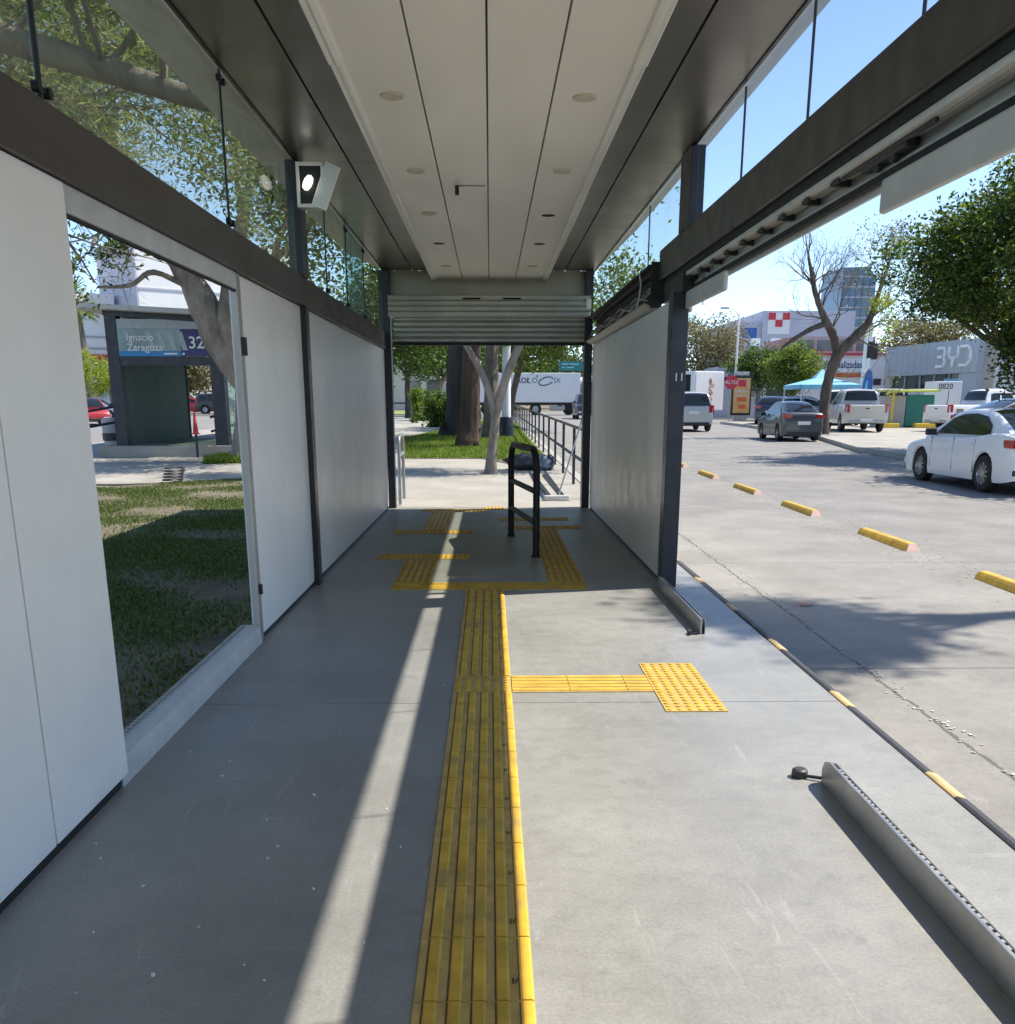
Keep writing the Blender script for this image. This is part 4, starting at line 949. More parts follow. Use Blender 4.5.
def vehicle(label, loc, comp, S, mat, group=None, cat='car', name='parked_car', detail=True):
    """forward is +y of the thing; comp = compass heading in degrees from the avenue's direction"""
    t = thing(name, label, cat, loc, -rad(comp), group)
    w = S['w']/2; r = S['r']; ax = S['ax']; deck = smoothline(S['deck'], 5) if S.get('smooth', 1) else S['deck']
    y0, y1 = S['deck'][0][0], S['deck'][-1][0]; zb = S.get('zb', .2); Ra = r*1.13
    ys = {y0, y1}
    for p in deck: ys.add(p[0])
    for a in ax:
        for k in range(13): ys.add(round(a-Ra*math.cos(PI*k/12), 4))
        ys.add(a-Ra-.004); ys.add(a+Ra+.004)
    k = y0
    while k < y1: ys.add(k); k += .25
    ys = sorted(y for y in ys if y0 <= y <= y1)
    ys = [y for i, y in enumerate(ys) if i == 0 or y-ys[i-1] > .002]
    mb = MB(); rows = []
    for y in ys:
        e = max(0, (abs(y-(y0+y1)/2)/((y1-y0)/2)-.80)/.20)
        wy = w*(1-S.get('tap', .13)*e**2.2)
        zt = interp(deck, y); b = zb+S.get('rise', .06)*e**2
        for a in ax:
            if abs(y-a) < Ra: b = max(b, r+math.sqrt(max(0, Ra*Ra-(y-a)**2)))
        b = min(b, zt-.1)
        zm = max(b+.03, zb+(zt-zb)*.52)
        rows.append([(wy*.965, b), (wy*.985, b+.02 if b > zb+.15 else b+.10), (wy, zm), (wy*.985, zt-.10*(zt-zb)), (wy*.955, zt-.02), (wy*.90, zt), (wy*.45, zt+S.get('crown', .02)), (0, zt+S.get('crown', .02)*1.2)])
    n = len(rows[0])
    for y, ro in zip(ys, rows):
        for x, z in ro: mb.v.append((x, y, z))
        for x, z in ro[-2::-1]: mb.v.append((-x, y, z))
    m = 2*n-1
    for i in range(len(ys)-1):
        for j in range(m-1): mb.f.append([i*m+j, i*m+j+1, (i+1)*m+j+1, (i+1)*m+j]); mb.mi.append(0)
    mb.f.append(list(range(m))); mb.mi.append(0); e_ = (len(ys)-1)*m; mb.f.append([e_+j for j in range(m)][::-1]); mb.mi.append(0)
    mb.build('body', mat, t, smooth=True, ang=32, local=True)
    MB().box(-w*.80, w*.80, y0+.25, y1-.25, zb-.02, zb+.38).build('underbody', 'trim', t, local=True)
    # greenhouse
    roof = smoothline(S['roof'], 5); zr_ = max(z for y, z in roof); wb, wr = S['wb']/2, S['wr']/2
    zb0 = min(interp(deck, S['roof'][0][0]), interp(deck, S['roof'][-1][0]))
    def wx(z): return wb-(wb-wr)*max(0, (z-zb0))/(zr_-zb0)
    mb = MB(); q = len(roof)
    for y, z in roof:
        x = wx(z)
        for f, dz in ((1, -.03), (.94, 0), (.5, .022), (0, .03), (-.5, .022), (-.94, 0), (-1, -.03)): mb.v.append((x*f, y, z+dz*(1 if z > zb0+.25 else .3)))
    for i in range(q-1):
        for j in range(6): mb.f.append([i*7+j, i*7+j+1, (i+1)*7+j+1, (i+1)*7+j]); mb.mi.append(0)
    for s in (0, 6):
        o = len(mb.v)
        for i in (0, q-1):
            p = mb.v[i*7+s]; mb.v.append((wx(zb0)*(1 if s == 0 else -1), p[1], zb0-.08))
        mb.f.append([i*7+s for i in range(q)]+[o+1, o]); mb.mi.append(0)
    mb.build('cabin', mat, t, smooth=True, ang=30, local=True)
    for poly in S['side']:
        for s in (-1, 1):
            mb = MB()
            vs = [(s*(wx(z)-.004), y, z) for y, z in poly]+[(s*(wx(z)+.006), y, z) for y, z in poly]; k = len(poly)
            mb.add(vs, [tuple(range(k)), tuple(range(k, 2*k))]+[(i, (i+1) % k, k+(i+1) % k, k+i) for i in range(k)])
            mb.build('side_window', 'car_glass', t, local=True)
    for nm, (f0, f1), ins in S['screens']:   # along the roof line, fractions of its length
        i0, i1 = int(f0*(q-1)), int(round(f1*(q-1)))
        mb = MB(); k = i1-i0+1
        for i in range(i0, i1+1):
            y, z = roof[i]; a, b = roof[max(i-1, 0)], roof[min(i+1, q-1)]; ty, tz = b[0]-a[0], b[1]-a[1]; L = math.hypot(ty, tz); ny, nz = -tz/L, ty/L
            x = wx(z)-ins
            for f, dz in ((1, .0), (.5, .024), (0, .032), (-.5, .024), (-1, .0)): mb.v.append((x*f, y+ny*(.010+dz), z+nz*(.010+dz)))
        for i in range(k-1):
            for j in range(4): mb.f.append([i*5+j, i*5+j+1, (i+1)*5+j+1, (i+1)*5+j]); mb.mi.append(0)
        mb.build(nm, 'car_glass', t, smooth=True, local=True)
    for a in ax:
        for s in (-1, 1): wheel(t, s*(w-.115), a, r, s, S.get('wd', .21), S.get('rim', 'rim'))
    ztail = S.get('ztail', interp(deck, y0)-.12)
    for s in (-1, 1):
        tl = S.get('tailw', .30); th = S.get('tailh', .15)
        MB().box(*(sorted((s*(w*.87-tl), s*w*.90))), y0-.012, y0+.16, ztail-th/2, ztail+th/2).box(*(sorted((s*w*.885, s*w*.975))), y0+.03, y0+.02+S.get('tails', .28), ztail-th/2+.01, ztail+th/2-.005).build('taillight', 'tail', t, bev=.012, local=True)
        zh = S.get('zhead', interp(deck, y1)-.1)
        MB().box(*(sorted((s*w*.50, s*w*.86))), y1-.20, y1+.012, zh-.07, zh+.06).box(*(sorted((s*w*.80, s*w*.955))), y1-.38, y1-.08, zh-.05, zh+.06).build('headlight', 'head', t, bev=.015, local=True)
    MB().box(-w*.78, w*.78, y0-.02, y0+.15, zb+.02, zb+.16).build('bumper', S.get('bumper', 'trim'), t, bev=.02, local=True)
    MB().box(-w*.80, w*.80, y1-.15, y1+.02, zb+.0, zb+.17).build('bumper', 'trim', t, bev=.02, local=True)
    MB().box(-.25, .25, y0-.03, y0-.012, S.get('zplate', zb+.32), S.get('zplate', zb+.32)+.13).build('number_plate', 'plate', t, local=True)
    if detail:
        ym, zm = S['mirror']
        for s in (-1, 1):
            MB().obox((s*(w+.05), ym, zm), (.20, .10, .13)).obox((s*(w-.04), ym+.02, zm-.05), (.12, .05, .04)).build('mirror', S.get('mirm', 'trim'), t, bev=.03, local=True)
            for yh in S.get('handles', ()):
                MB().box(*(sorted((s*(w*.985), s*(w*1.0+.012)))), yh-.10, yh+.10, S['belt']-.14, S['belt']-.11).build('door_handle', mat, t, bev=.006, local=True)
            for ysm in S.get('seams', ()):
                MB().box(*(sorted((s*w*.97, s*(w*1.0015)))), ysm-.0025, ysm+.0025, zb+.14, S['belt']-.03).build('door_gap', 'greywall', t, local=True)
    return t
SEDAN = dict(w=1.80, r=.325, ax=(-1.32, 1.32), zb=.19, belt=.95,
    deck=[(-2.22, .70), (-2.19, .93), (-2.05, 1.01), (-1.55, 1.03), (-.6, .95), (.75, .93), (1.3, .86), (1.95, .76), (2.18, .64), (2.25, .48)],
    roof=[(-1.95, 1.02), (-1.45, 1.20), (-.85, 1.38), (-.2, 1.43), (.35, 1.39), (.85, 1.18), (1.32, .90)], wb=1.66, wr=1.16,
    side=[[(-1.22, .985), (.95, .965), (.50, 1.26), (.15, 1.345), (-.35, 1.36), (-.80, 1.31), (-1.12, 1.16)]],
    screens=[('rear_window', (.05, .36), .10), ('windscreen', (.66, .97), .09)], mirror=(.80, 1.0), handles=(-.75, .3), seams=(-.95, -.1, .85), ztail=.86, tailw=.36, tailh=.15, tails=.34, tap=.12)
whs = vehicle('white saloon car with dark windows driving in the shade of the big dark fig tree', (9.72, 19.08, zr(19.1)), 0, SEDAN, 'car_white', cat='car', name='white_saloon')
for s in (-1, 1): MB().box(*(sorted((s*.52, s*.80))), -2.235, -2.19, .33, .43).build('air_vent', 'trim', whs, bev=.02, local=True)
MB().box(-.62, .62, -2.226, -2.20, .41, .43).build('reflector_strip', 'tail', whs, local=True)
S2 = dict(SEDAN, w=1.74, r=.31, ax=(-1.28, 1.28), deck=[(-2.15, .72), (-2.12, .95), (-2.0, 1.05), (-1.5, 1.08), (-.6, .97), (.75, .95), (1.3, .88), (1.9, .80), (2.12, .66), (2.2, .48)],
    roof=[(-1.85, 1.06), (-1.4, 1.24), (-.85, 1.42), (-.2, 1.48), (.35, 1.44), (.85, 1.22), (1.32, .92)], ztail=.93, tailw=.24, tailh=.14, zplate=.62, wr=1.18)
gs = vehicle('dark grey saloon car with red tail lamps driving past the bare tree', (11.78, 39.6, zr(39.6)), 0, dict(S2, w=1.66, wb=1.54, wr=1.1), 'car_grey', name='grey_saloon')
gs.scale = (.95, .90, .98)
SUV = dict(w=1.95, r=.37, ax=(-1.40, 1.42), zb=.28, belt=1.15, tap=.08,
    deck=[(-2.25, .85), (-2.24, 1.12), (-1.9, 1.16), (.8, 1.14), (1.4, 1.08), (2.1, 1.00), (2.32, .86), (2.38, .6)],
    roof=[(-2.22, 1.14), (-2.12, 1.5), (-1.95, 1.74), (-1.2, 1.82), (-.2, 1.83), (.45, 1.75), (.95, 1.42), (1.32, 1.10)], wb=1.78, wr=1.36,
    side=[[(-2.0, 1.2), (-1.2, 1.19), (-1.2, 1.66), (-1.85, 1.62)], [(-1.1, 1.19), (-.15, 1.18), (-.15, 1.70), (-1.1, 1.68)], [(-.05, 1.18), (.95, 1.16), (.42, 1.62), (-.05, 1.69)]],
    screens=[('rear_window', (.03, .30), .08), ('windscreen', (.72, .97), .09)], mirror=(.80, 1.22), handles=(-.9, .1), seams=(-1.15, -.1, .85), ztail=1.05, tailw=.14, tailh=.34, tails=.2, zplate=.82)
vehicle('silver four wheel drive seen from behind, driving beside the dark post', (9.72, 50.3, zr(50.3)), 0, SUV, 'car_silver', name='silver_suv', cat='suv')
PICK = dict(w=1.88, r=.38, ax=(-1.55, 1.55), zb=.36, belt=1.16, tap=.05, smooth=0, crown=.0,
    deck=[(-2.62, .62), (-2.61, 1.13), (-2.5, 1.16), (-.85, 1.16), (.9, 1.14), (1.5, 1.10), (2.2, 1.04), (2.48, .92), (2.55, .6)],
    roof=[(-.95, 1.15), (-.85, 1.45), (-.72, 1.72), (-.2, 1.80), (.35, 1.78), (.8, 1.5), (1.3, 1.12)], wb=1.70, wr=1.32,
    side=[[(-.72, 1.2), (.0, 1.19), (.0, 1.68), (-.55, 1.66)], [(.08, 1.19), (1.0, 1.17), (.52, 1.60), (.08, 1.68)]],
    screens=[('rear_window', (.10, .34), .06), ('windscreen', (.68, .97), .09)], mirror=(.85, 1.24), handles=(-.55, .25), seams=(-.85, .04, .95), ztail=1.0, tailw=.10, tailh=.34, tails=.14, zplate=.46, bumper='steel', rise=.03)
p1 = vehicle('champagne double cab pickup truck with plain tailgate parked behind the bare tree', (16.75, 46.3, zp(46.3)), 8, dict(PICK, deck=[(q[0], q[1]) for q in PICK['deck']], roof=[(-1.25, 1.15), (-1.15, 1.48), (-1.0, 1.74), (-.2, 1.82), (.35, 1.80), (.8, 1.5), (1.3, 1.12)],
    side=[[(-1.0, 1.2), (-.18, 1.19), (-.18, 1.70), (-.88, 1.67)], [(-.08, 1.19), (1.0, 1.17), (.52, 1.60), (-.08, 1.69)]]), 'car_champagne', name='pickup_truck', cat='pickup truck')
p2 = vehicle('white pickup truck with extended cab and rusty rear wing parked before the showroom', (22.45, 45.4, zp(45.4)), 77, dict(PICK, roof=[(-.75, 1.15), (-.68, 1.5), (-.52, 1.74), (-.1, 1.82), (.40, 1.79), (.9, 1.48), (1.35, 1.12)],
    side=[[(-.5, 1.22), (-.08, 1.21), (-.08, 1.66), (-.44, 1.63)], [(.1, 1.19), (1.05, 1.17), (.55, 1.60), (.1, 1.68)]]), 'car_white', name='pickup_truck', cat='pickup truck')
for p, m_ in ((p1, 'car_champagne'), (p2, 'car_white')):
    MB().box(-.74, .74, -2.64, -2.61, .66, 1.13).build('tailgate', m_, p, bev=.012, local=True)
    MB().obox((0, -2.645, 1.0), (.16, .02, .05)).build('tailgate_handle', 'trim', p, local=True)
    MB().box(-.72, .72, -2.50, -1.0, 1.162, 1.168).build('bed_floor', 'trim', p, local=True)
MB().box(.925, .944, -2.3, -1.95, .55, 1.0).build('rusty_patch', 'dirtypaint', p2, local=True)
dk = vehicle('low dark car with roof rack parked behind the white saloon', (16.3, 30.2, zp(30.2)), 80, dict(S2, zb=.2), 'car_dark', name='parked_car')
rk = MB()
for y in (-.75, .25): rk.box(-.60, .60, y-.02, y+.02, 1.58, 1.61).box(-.56, -.53, y-.02, y+.02, 1.42, 1.58).box(.53, .56, y-.02, y+.02, 1.42, 1.58)
rk.box(-.56, -.53, -.95, .45, 1.61, 1.635).box(.53, .56, -.95, .45, 1.61, 1.635)
rk.build('roof_rack', 'trim', dk, local=True)
HATCH = dict(S2, roof=[(-2.02, 1.06), (-1.75, 1.30), (-1.35, 1.45), (-.3, 1.51), (.35, 1.46), (.85, 1.24), (1.32, .92)], side=[[(-1.6, 1.05), (-.2, 1.02), (-.2, 1.40), (-1.2, 1.37)], [(-.1, 1.02), (.95, .97), (.5, 1.27), (-.1, 1.40)]])
vehicle('black hatchback with red lamps parked beside the billboard', (16.15, 57.5, zp(57.5)), 20, HATCH, 'car_navy', group=None, name='parked_car')
vehicle('pale blue car parked nose out between the billboard and the grey saloon', (18.2, 58.5, zp(58.5)), 100, HATCH, 'car_pale', name='parked_car')
vehicle('white car with black roof parked behind the grey saloon', (19.4, 56.0, zp(56)), 15, dict(SUV, zb=.24), 'car_white', name='parked_car')
vehicle('white hatchback turning out of the side street behind the box truck', (20.2, 82, zr(82)), 95, HATCH, 'car_white', name='parked_car')
vehicle('dark blue car waiting far back near the white lamp post', (22.5, 92, zr(92)), 95, HATCH, 'car_navy', name='parked_car')
vehicle('dark car on the avenue beyond the rail fence under the trailer front', (7.3, 76, zr(76)), 180, SUV, 'car_dark', name='parked_car')
# cars across the park behind the other stop
for lb, x, y, c, S_, m_ in (('red car parked beyond the handrail of the other stop', -24.0, 61, 150, HATCH, 'car_red'), ('pale blue car parked near the palm trunk', -27.8, 72, 95, SEDAN, 'car_pale'),
    ('red hatchback seen through the open doorway of the other stop', -29.1, 99, 85, HATCH, 'car_red'), ('dark four wheel drive seen through the doorway of the other stop', -25.6, 97, 80, SUV, 'car_dark'),
    ('white car far behind the red hatchback, seen through the other stop', -32.0, 106, 85, SUV, 'car_white')):
    vehicle(lb, (x, y, zr(y)+.02), c, S_, m_, name='parked_car', detail=False)

# box truck, trailer, white panel truck
t = thing('box_truck', 'white box truck with dark open side and faded red splash on its back doors', 'truck', (12.75, 67, zr(67)), rad(28)); zb = .75
MB().box(-1.2, 1.2, -2.6, 2.6, zb, 3.15).build('box', 'whitep', t, bev=.03, local=True)
MB().box(-1.24, -1.203, -2.2, 2.3, 1.55, 2.95).build('open_side', 'slot', t, local=True)
MB().box(-1.1, 1.1, -2.63, -2.602, zb+.05, 3.08).build('rear_door', 'whitewall', t, local=True)
rng = random.Random(9); mb = MB()
for k in range(22):
    a = rng.uniform(0, 6.28); R_ = rng.uniform(.05, .13); cx, cz = .1+.25*math.sin(k*.9)*rng.random(), 1.3+k*.065
    mb.add([(cx+R_*math.cos(a+q*1.05)*(1+.4*(q % 2)), -2.634, cz+R_*1.5*math.sin(a+q*1.05)) for q in range(6)], [tuple(range(6))])
mb.build('red_emblem', 'redpaint', t, local=True)
MB().box(-1.1, 1.1, 2.7, 4.2, .55, 2.35).build('cab', 'whitep', t, bev=.12, local=True)
MB().box(-.95, .95, 4.19, 4.215, 1.4, 2.15).build('windscreen', 'car_glass', t, local=True)
MB().box(-.6, .6, -2.5, 4.0, .5, .74).build('chassis', 'trim', t, local=True)
for y in (-1.5, 3.3):
    for s in (-1, 1): wheel(t, s*.98, y, .42, s, .26, 'steel', 6)
t = thing('articulated_lorry', 'white articulated lorry trailer crossing the avenue behind the rail fence', 'lorry', (4.2, 90, zr(90))); z = zr(90)
MB().box(-2.6, 8.0, 90, 92.5, z+1.1, z+3.6).build('trailer', 'whitep', t, bev=.04)
MB().box(-2.6, 8.0, 90.2, 92.3, z+.85, z+1.09).build('chassis', 'trim', t)
for x in (-1.6, -.3, 4.05):
    MB().lathe([(.0001, -.14), (.52, -.14), (.52, .14), (.0001, .14)], 20, (x, 90.3, z+.52), 'y').build('wheel', 'tyre', t, smooth=True)
    MB().lathe([(.0001, -.15), (.28, -.15)], 16, (x, 90.3, z+.52), 'y').build('hub', 'steel', t)
MB().box(5.3, 6.7, 90.1, 90.7, z+.4, z+.8).build('fuel_tank', 'steel', t, bev=.08)
for x in (7.0, 10.2): MB().lathe([(.0001, -.14), (.5, -.14), (.5, .14), (.0001, .14)], 20, (x, 90.3, z+.5), 'y').build('wheel', 'tyre', t, smooth=True)
MB().box(8.15, 10.8, 90.1, 92.4, z+.6, z+3.3).build('cab', 'whitep', t, bev=.12)
MB().box(8.9, 10.3, 90.06, 90.095, z+1.9, z+2.8).build('side_window', 'car_glass', t)
L0 = Vector(t.location)
text('lettering', 'PROL', .62, 'navysign', t, Vector((2.05, 89.985, z+2.75))-L0, ext=.004, bold=.012)
text('lettering', 'O', .62, 'teal', t, Vector((3.70, 89.985, z+2.75))-L0, ext=.004)
text('lettering', 'IX', .62, 'teal', t, Vector((5.65, 89.985, z+2.75))-L0, ext=.004)
MB().tube([(4.95+.55*math.cos(a)*(1+.1*k/20)+.25*math.sin(a), 89.98, z+2.9+.36*math.sin(a)) for k, a in enumerate([.5+5.6*i/24 for i in range(25)])], .045, 6).build('swoosh', 'navysign', t)
t = thing('panel_truck', 'small white box van with dark digits above its back doors before the showroom glass', 'van', (26.1, 58, zp(58))); z = zp(58)
MB().box(25.6, 27.1, 58, 59.6, z+.55, z+2.35).build('box', 'whitep', t, bev=.03)
MB().box(26.33, 26.36, 57.985, 58, z+.6, z+1.85).build('door_gap', 'trim', t)
text('digits', '0820', .42, 'trim', t, Vector((25.72, 57.985, z+1.93))-Vector(t.location), ext=.004, bold=.0)
MB().box(26.24, 26.32, 57.97, 58, z+.9, z+1.1).build('latch', 'trim', t)
for x in (25.8, 26.95): MB().lathe([(.0001, -.1), (.36, -.1), (.36, .1), (.0001, .1)], 16, (x, 58.6, z+.36), 'x').build('wheel', 'tyre', t, smooth=True)
t = thing('van', 'white van with dark rear window parked beside the blue feather flag', 'van', (24.2, 61, zp(61))); z = zp(61)
MB().prism([(23.3, z+.35), (23.3, z+1.3), (23.45, z+1.95), (25.0, z+1.95), (25.15, z+1.3), (25.15, z+.35)], 61, 65, 'y').build('body', 'whitep', t, bev=.06)
MB().prism([(23.46, z+1.25), (23.55, z+1.8), (24.9, z+1.8), (25.0, z+1.25)], 60.97, 61.0, 'y').build('rear_window', 'car_glass', t)
for x in (23.4, 25.05): MB().box(x-.06, x+.06, 60.96, 61, z+.8, z+1.2).build('taillight', 'tail', t)
for x in (23.5, 25.0): MB().lathe([(.0001, -.1), (.34, -.1), (.34, .1), (.0001, .1)], 16, (x, 61.8, z+.34), 'x').build('wheel', 'tyre', t, smooth=True)

# ------------------------------------------------------------------ street furniture on the far side
t = thing('billboard', 'upright illuminated advertising box with orange poster on the pavement corner', 'billboard', (15.9, 64, zp(64))); z = zp(64)
MB().box(15.27, 16.53, 64, 64.3, z+.35, z+2.75).build('case', 'beam_dark', t, bev=.03)
MB().box(15.5, 16.3, 64.02, 64.28, z, z+.36).build('foot', 'steel', t)
MB().box(15.45, 16.35, 64.05, 64.25, z+2.75, z+3.0).build('crest', 'steel', t, bev=.05)
M['poster'] = P('orange_poster', (.62,.36,.13), .4, var=.25, scale=2.5)
MB().box(15.38, 16.42, 63.975, 63.998, z+.5, z+2.62).build('poster', 'poster', t)
for k, (x0, x1, z0, z1, m_) in enumerate(((15.65, 16.15, 2.1, 2.5, 'redsign'), (15.5, 16.3, 1.75, 1.85, 'house'), (15.6, 16.2, 1.2, 1.45, 'orange'), (15.7, 16.2, .75, 1.0, 'orange'), (15.5, 16.3, 1.55, 1.62, 'house'))):
    MB().box(x0, x1, 63.968, 63.974, z+z0, z+z1).build('print_block', m_, t)
t = thing('stop_sign', 'red octagonal stop sign on a thin post beside the advertising box', 'stop sign', (14.9, 63, zp(63))); z = zp(63)
MB().lathe([(.035, 0), (.035, 2.75)], 8, (14.95, 63, z)).build('post', 'steel', t)
MB().prism([(14.95+.44*math.cos(PI/8+k*PI/4), z+2.35+.44*math.sin(PI/8+k*PI/4)) for k in range(8)], 62.93, 62.96).build('sign_face', 'redsign', t)
text('lettering', 'ALTO', .30, 'whitep', t, Vector((14.95, 62.925, z+2.25))-Vector(t.location), ext=.003, align='CENTER')
def lamp(label, x, y, h, arm):
    t = thing('street_lamp', label, 'street lamp', (x, y, zp(y))); z = zp(y)
    MB().tube([(x, y, z), (x, y, z+h*.6), (x, y, z+h)], [.11, .085, .06], 10).tube([(x, y, z+h-.05), (x+arm*.4, y, z+h+.35), (x+arm, y, z+h+.45)], .04, 6).build('pole', 'whitep', t, smooth=True)
    MB().obox((x+arm*1.2, y, z+h+.45), (.6, .25, .12)).build('lamp_head', 'steel', t, bev=.03)
lamp('tall white street lamp with curved arm behind the stop sign', 18.1, 75, 7.2, -.9)
for lb, x, y, h in (('white mast with dark traffic light beside the blue feather flag', 21.3, 58, 5.3), ('second white mast carrying two dark lights by the showroom corner', 22.3, 60, 5.6)):
    t = thing('traffic_light', lb, 'traffic light', (x, y, zp(y))); z = zp(y)
    MB().lathe([(.12, 0), (.10, h)], 10, (x, y, z)).build('mast', 'whitep', t, smooth=True)
    MB().box(x+.14, x+.44, y-.18, y+.12, z+3.6, z+4.5).build('signal_head', 'trim', t, bev=.03)
    for k in range(3): MB().lathe([(.0001, -.02), (.10, -.02), (.11, 0)], 12, (x+.29, y-.19, z+3.78+.27*k), 'y').build('lens', 'beam_dark', t)
t = thing('feather_flag', 'tall blue feather flag with pale lettering streak', 'flag', (20.4, 55, zp(55))); z = zp(55)
pr = [(20.15, z+.5), (20.22, z+2.0), (20.3, z+2.6), (20.5, z+2.95), (20.68, z+2.8), (20.78, z+2.3), (20.75, z+1.0), (20.62, z+.55)]
MB().prism(pr, 55, 55.02).build('flag_cloth', 'bluesign', t)
MB().prism([(20.3, z+.9), (20.38, z+2.2), (20.5, z+2.4), (20.5, z+1.5), (20.42, z+.9)], 54.985, 54.998).build('print_block', 'skyblue', t)
MB().tube([(20.13, 55.01, z), (20.16, 55.01, z+2.0), (20.28, 55.01, z+2.65), (20.5, 55.01, z+2.98)], .018, 6).build('pole', 'steel', t)
t = thing('canopy_tent', 'light blue pop up canopy tent behind the champagne pickup', 'canopy', (19.2, 58, zp(58))); z = zp(58)
MB().add([(17.5, 57, z+2.15), (20.9, 57, z+2.15), (20.9, 60.4, z+2.15), (17.5, 60.4, z+2.15), (18.7, 58.4, z+2.5), (19.7, 58.4, z+2.5), (19.7, 59.2, z+2.5), (18.7, 59.2, z+2.5), (19.2, 58.8, z+3.05)],
         [(0,1,5,4),(1,2,6,5),(2,3,7,6),(3,0,4,7),(4,5,8),(5,6,8),(6,7,8),(7,4,8)]).build('canopy_top', 'skyblue', t)
for a in (((17.5, 57), (20.9, 57)), ((20.9, 57), (20.9, 60.4)), ((17.5, 57), (17.5, 60.4))):
    (x0, y0_), (x1, y1_) = a
    MB().box(x0-.01, x1+.01, y0_-.01, y1_+.01, z+1.9, z+2.15).build('valance', 'skyblue', t)
for x in (17.55, 20.85):
    for y in (57.05, 60.35): MB().box(x-.03, x+.03, y-.03, y+.03, z, z+2.1).build('leg', 'whitep', t)
t = thing('recycling_kiosk', 'grey and green recycling cabin with yellow frame and yellow kerb blocks', 'kiosk', (20.9, 51, zp(51))); z = zp(51)
MB().box(19.9, 21.05, 51, 52.6, z, z+1.55).build('grey_cabin', 'greywall', t, bev=.02)
MB().box(21.08, 22.5, 51, 52.6, z+.05, z+1.6).build('green_cabin', 'teal', t, bev=.02)
M['ylw'] = P('bright_yellow_paint', (.70,.48,.04), .5, var=.12); M['lime'] = P('lime_roof_edge', (.50,.58,.10), .5, var=.1)
MB().tube([(20.15, 50.4, z), (20.15, 50.4, z+1.7)], .06, 8).build('post', 'ylw', t)
MB().tube([(19.8, 50.5, z+1.6), (19.95, 50.45, z+1.74), (20.4, 50.4, z+1.78), (22.3, 50.4, z+1.80)], .07, 8).build('roof_edge', 'lime', t)
MB().box(19.85, 22.5, 50.35, 52.7, z+1.75, z+1.84).build('roof', 'lime', t)
for x0, x1 in ((19.3, 20.4), (21.2, 22.8)): MB().box(x0, x1, 49.9, 50.25, z, z+.22).build('kerb_block', 'ylw', t, bev=.03)

# ------------------------------------------------------------------ bare tree, big fig, street trees of the far side
rng = random.Random(61)
M['bark_mid'] = P('brown_bark', (.12,.095,.075), .95, var=.5, scale=4, bump=1, bscale=7, stretch=(1,1,.2), world=True, bdist=.08)
t = thing('tree', 'nearly leafless crooked dark tree standing at the far kerb', 'tree', (13.95, 42, zp(42))); b = Vector((13.95, 42, zp(42))); mb = MB(); tips = []
polytube(mb, [b-Vector((0, 0, .2)), b+Vector((0, 0, .1)), b+Vector((-.02, 0, 1.2)), b+Vector((.05, 0, 2.2)), b+Vector((.32, 0, 3.1)), b+Vector((.6, 0, 3.55))], [.42, .27, .22, .21, .25, .19], 12, .1, rng)
polytube(mb, [b+Vector((.55, 0, 3.45)), b+Vector((1.0, .1, 3.85)), b+Vector((1.55, .1, 4.5)), b+Vector((1.85, .1, 5.6)), b+Vector((2.1, 0, 6.6))], [.24, .2, .14, .09, .05], 10, .1, rng)
polytube(mb, [b+Vector((.35, 0, 3.2)), b+Vector((.1, 0, 3.9)), b+Vector((-.3, -.1, 4.5)), b+Vector((-.75, -.1, 5.4)), b+Vector((-1.2, -.1, 6.9))], [.20, .17, .15, .11, .05], 10, .1, rng)
polytube(mb, [b+Vector((-.2, -.1, 4.4)), b+Vector((-.9, -.2, 4.15)), b+Vector((-1.6, -.3, 3.75)), b+Vector((-2.1, -.3, 3.4))], [.12, .10, .08, .04], 8, .1, rng)
mb.build('trunk', 'bark_mid', t, smooth=True, ang=80); mb = MB()
for q, d, L in (((1.55, .1, 4.5), (.8, 0, .6), 1.5), ((1.85, .1, 5.6), (.3, .2, 1), 1.4), ((1.0, .1, 3.85), (.9, -.3, .1), 1.6), ((1.3, .1, 4.2), (1, .4, .3), 1.6), ((2.1, 0, 6.6), (.2, 0, 1), .9),
                ((-.75, -.1, 5.4), (-.5, 0, .9), 1.4), ((-1.2, -.1, 6.9), (-.1, 0, 1), .9), ((-.3, -.1, 4.5), (-.9, .2, .8), 1.5), ((-.5, -.1, 4.9), (.5, 0, 1), 1.5), ((-.9, -.1, 5.9), (.5, .2, .9), 1.2), ((-.9, -.1, 5.9), (-.8, .2, .5), 1.1), ((.0, 0, 4.1), (.4, .3, 1), 1.8), ((-.75, -.1, 5.4), (.6, -.3, .7), 1.3)):
    for k in range(2): grow(mb, b+Vector(q), d, L*.86, .034, 3, rng, tips, .5, .18, wig=.22, n=5)
mb.build('twigs', 'bark', t, smooth=True, ang=80)
crown('dry_leaves', 'leaf_dry', [p for p, d in tips if p.x > b.x+.6], 2600, .16, .10, 61, t, .5)
crown('leaf_clusters', 'leaf_yellow', [p for p, d in tips if b.x+.4 < p.x < b.x+1.8 and b.z+3.5 < p.z < b.z+5.2], 700, .2, .12, 62, t, .5)
crown('twig_buds', 'leaf_dry', [p for p, d in tips if p.x <= b.x+.6], 1200, .12, .05, 63, t, .4)
rng = random.Random(71)
t = thing('tree', 'big round dark fig tree with sunlit top hanging over the parked white saloon', 'tree', (15.2, 28.0, zp(28))); b = Vector((15.2, 28.0, zp(28))); mb = MB()
polytube(mb, [b-Vector((0, 0, .2)), b+Vector((0, 0, .2)), b+Vector((-.1, 0, 1.4)), b+Vector((-.1, 0, 2.6))], [.6, .4, .33, .33], 14, .08, rng)
lm = []
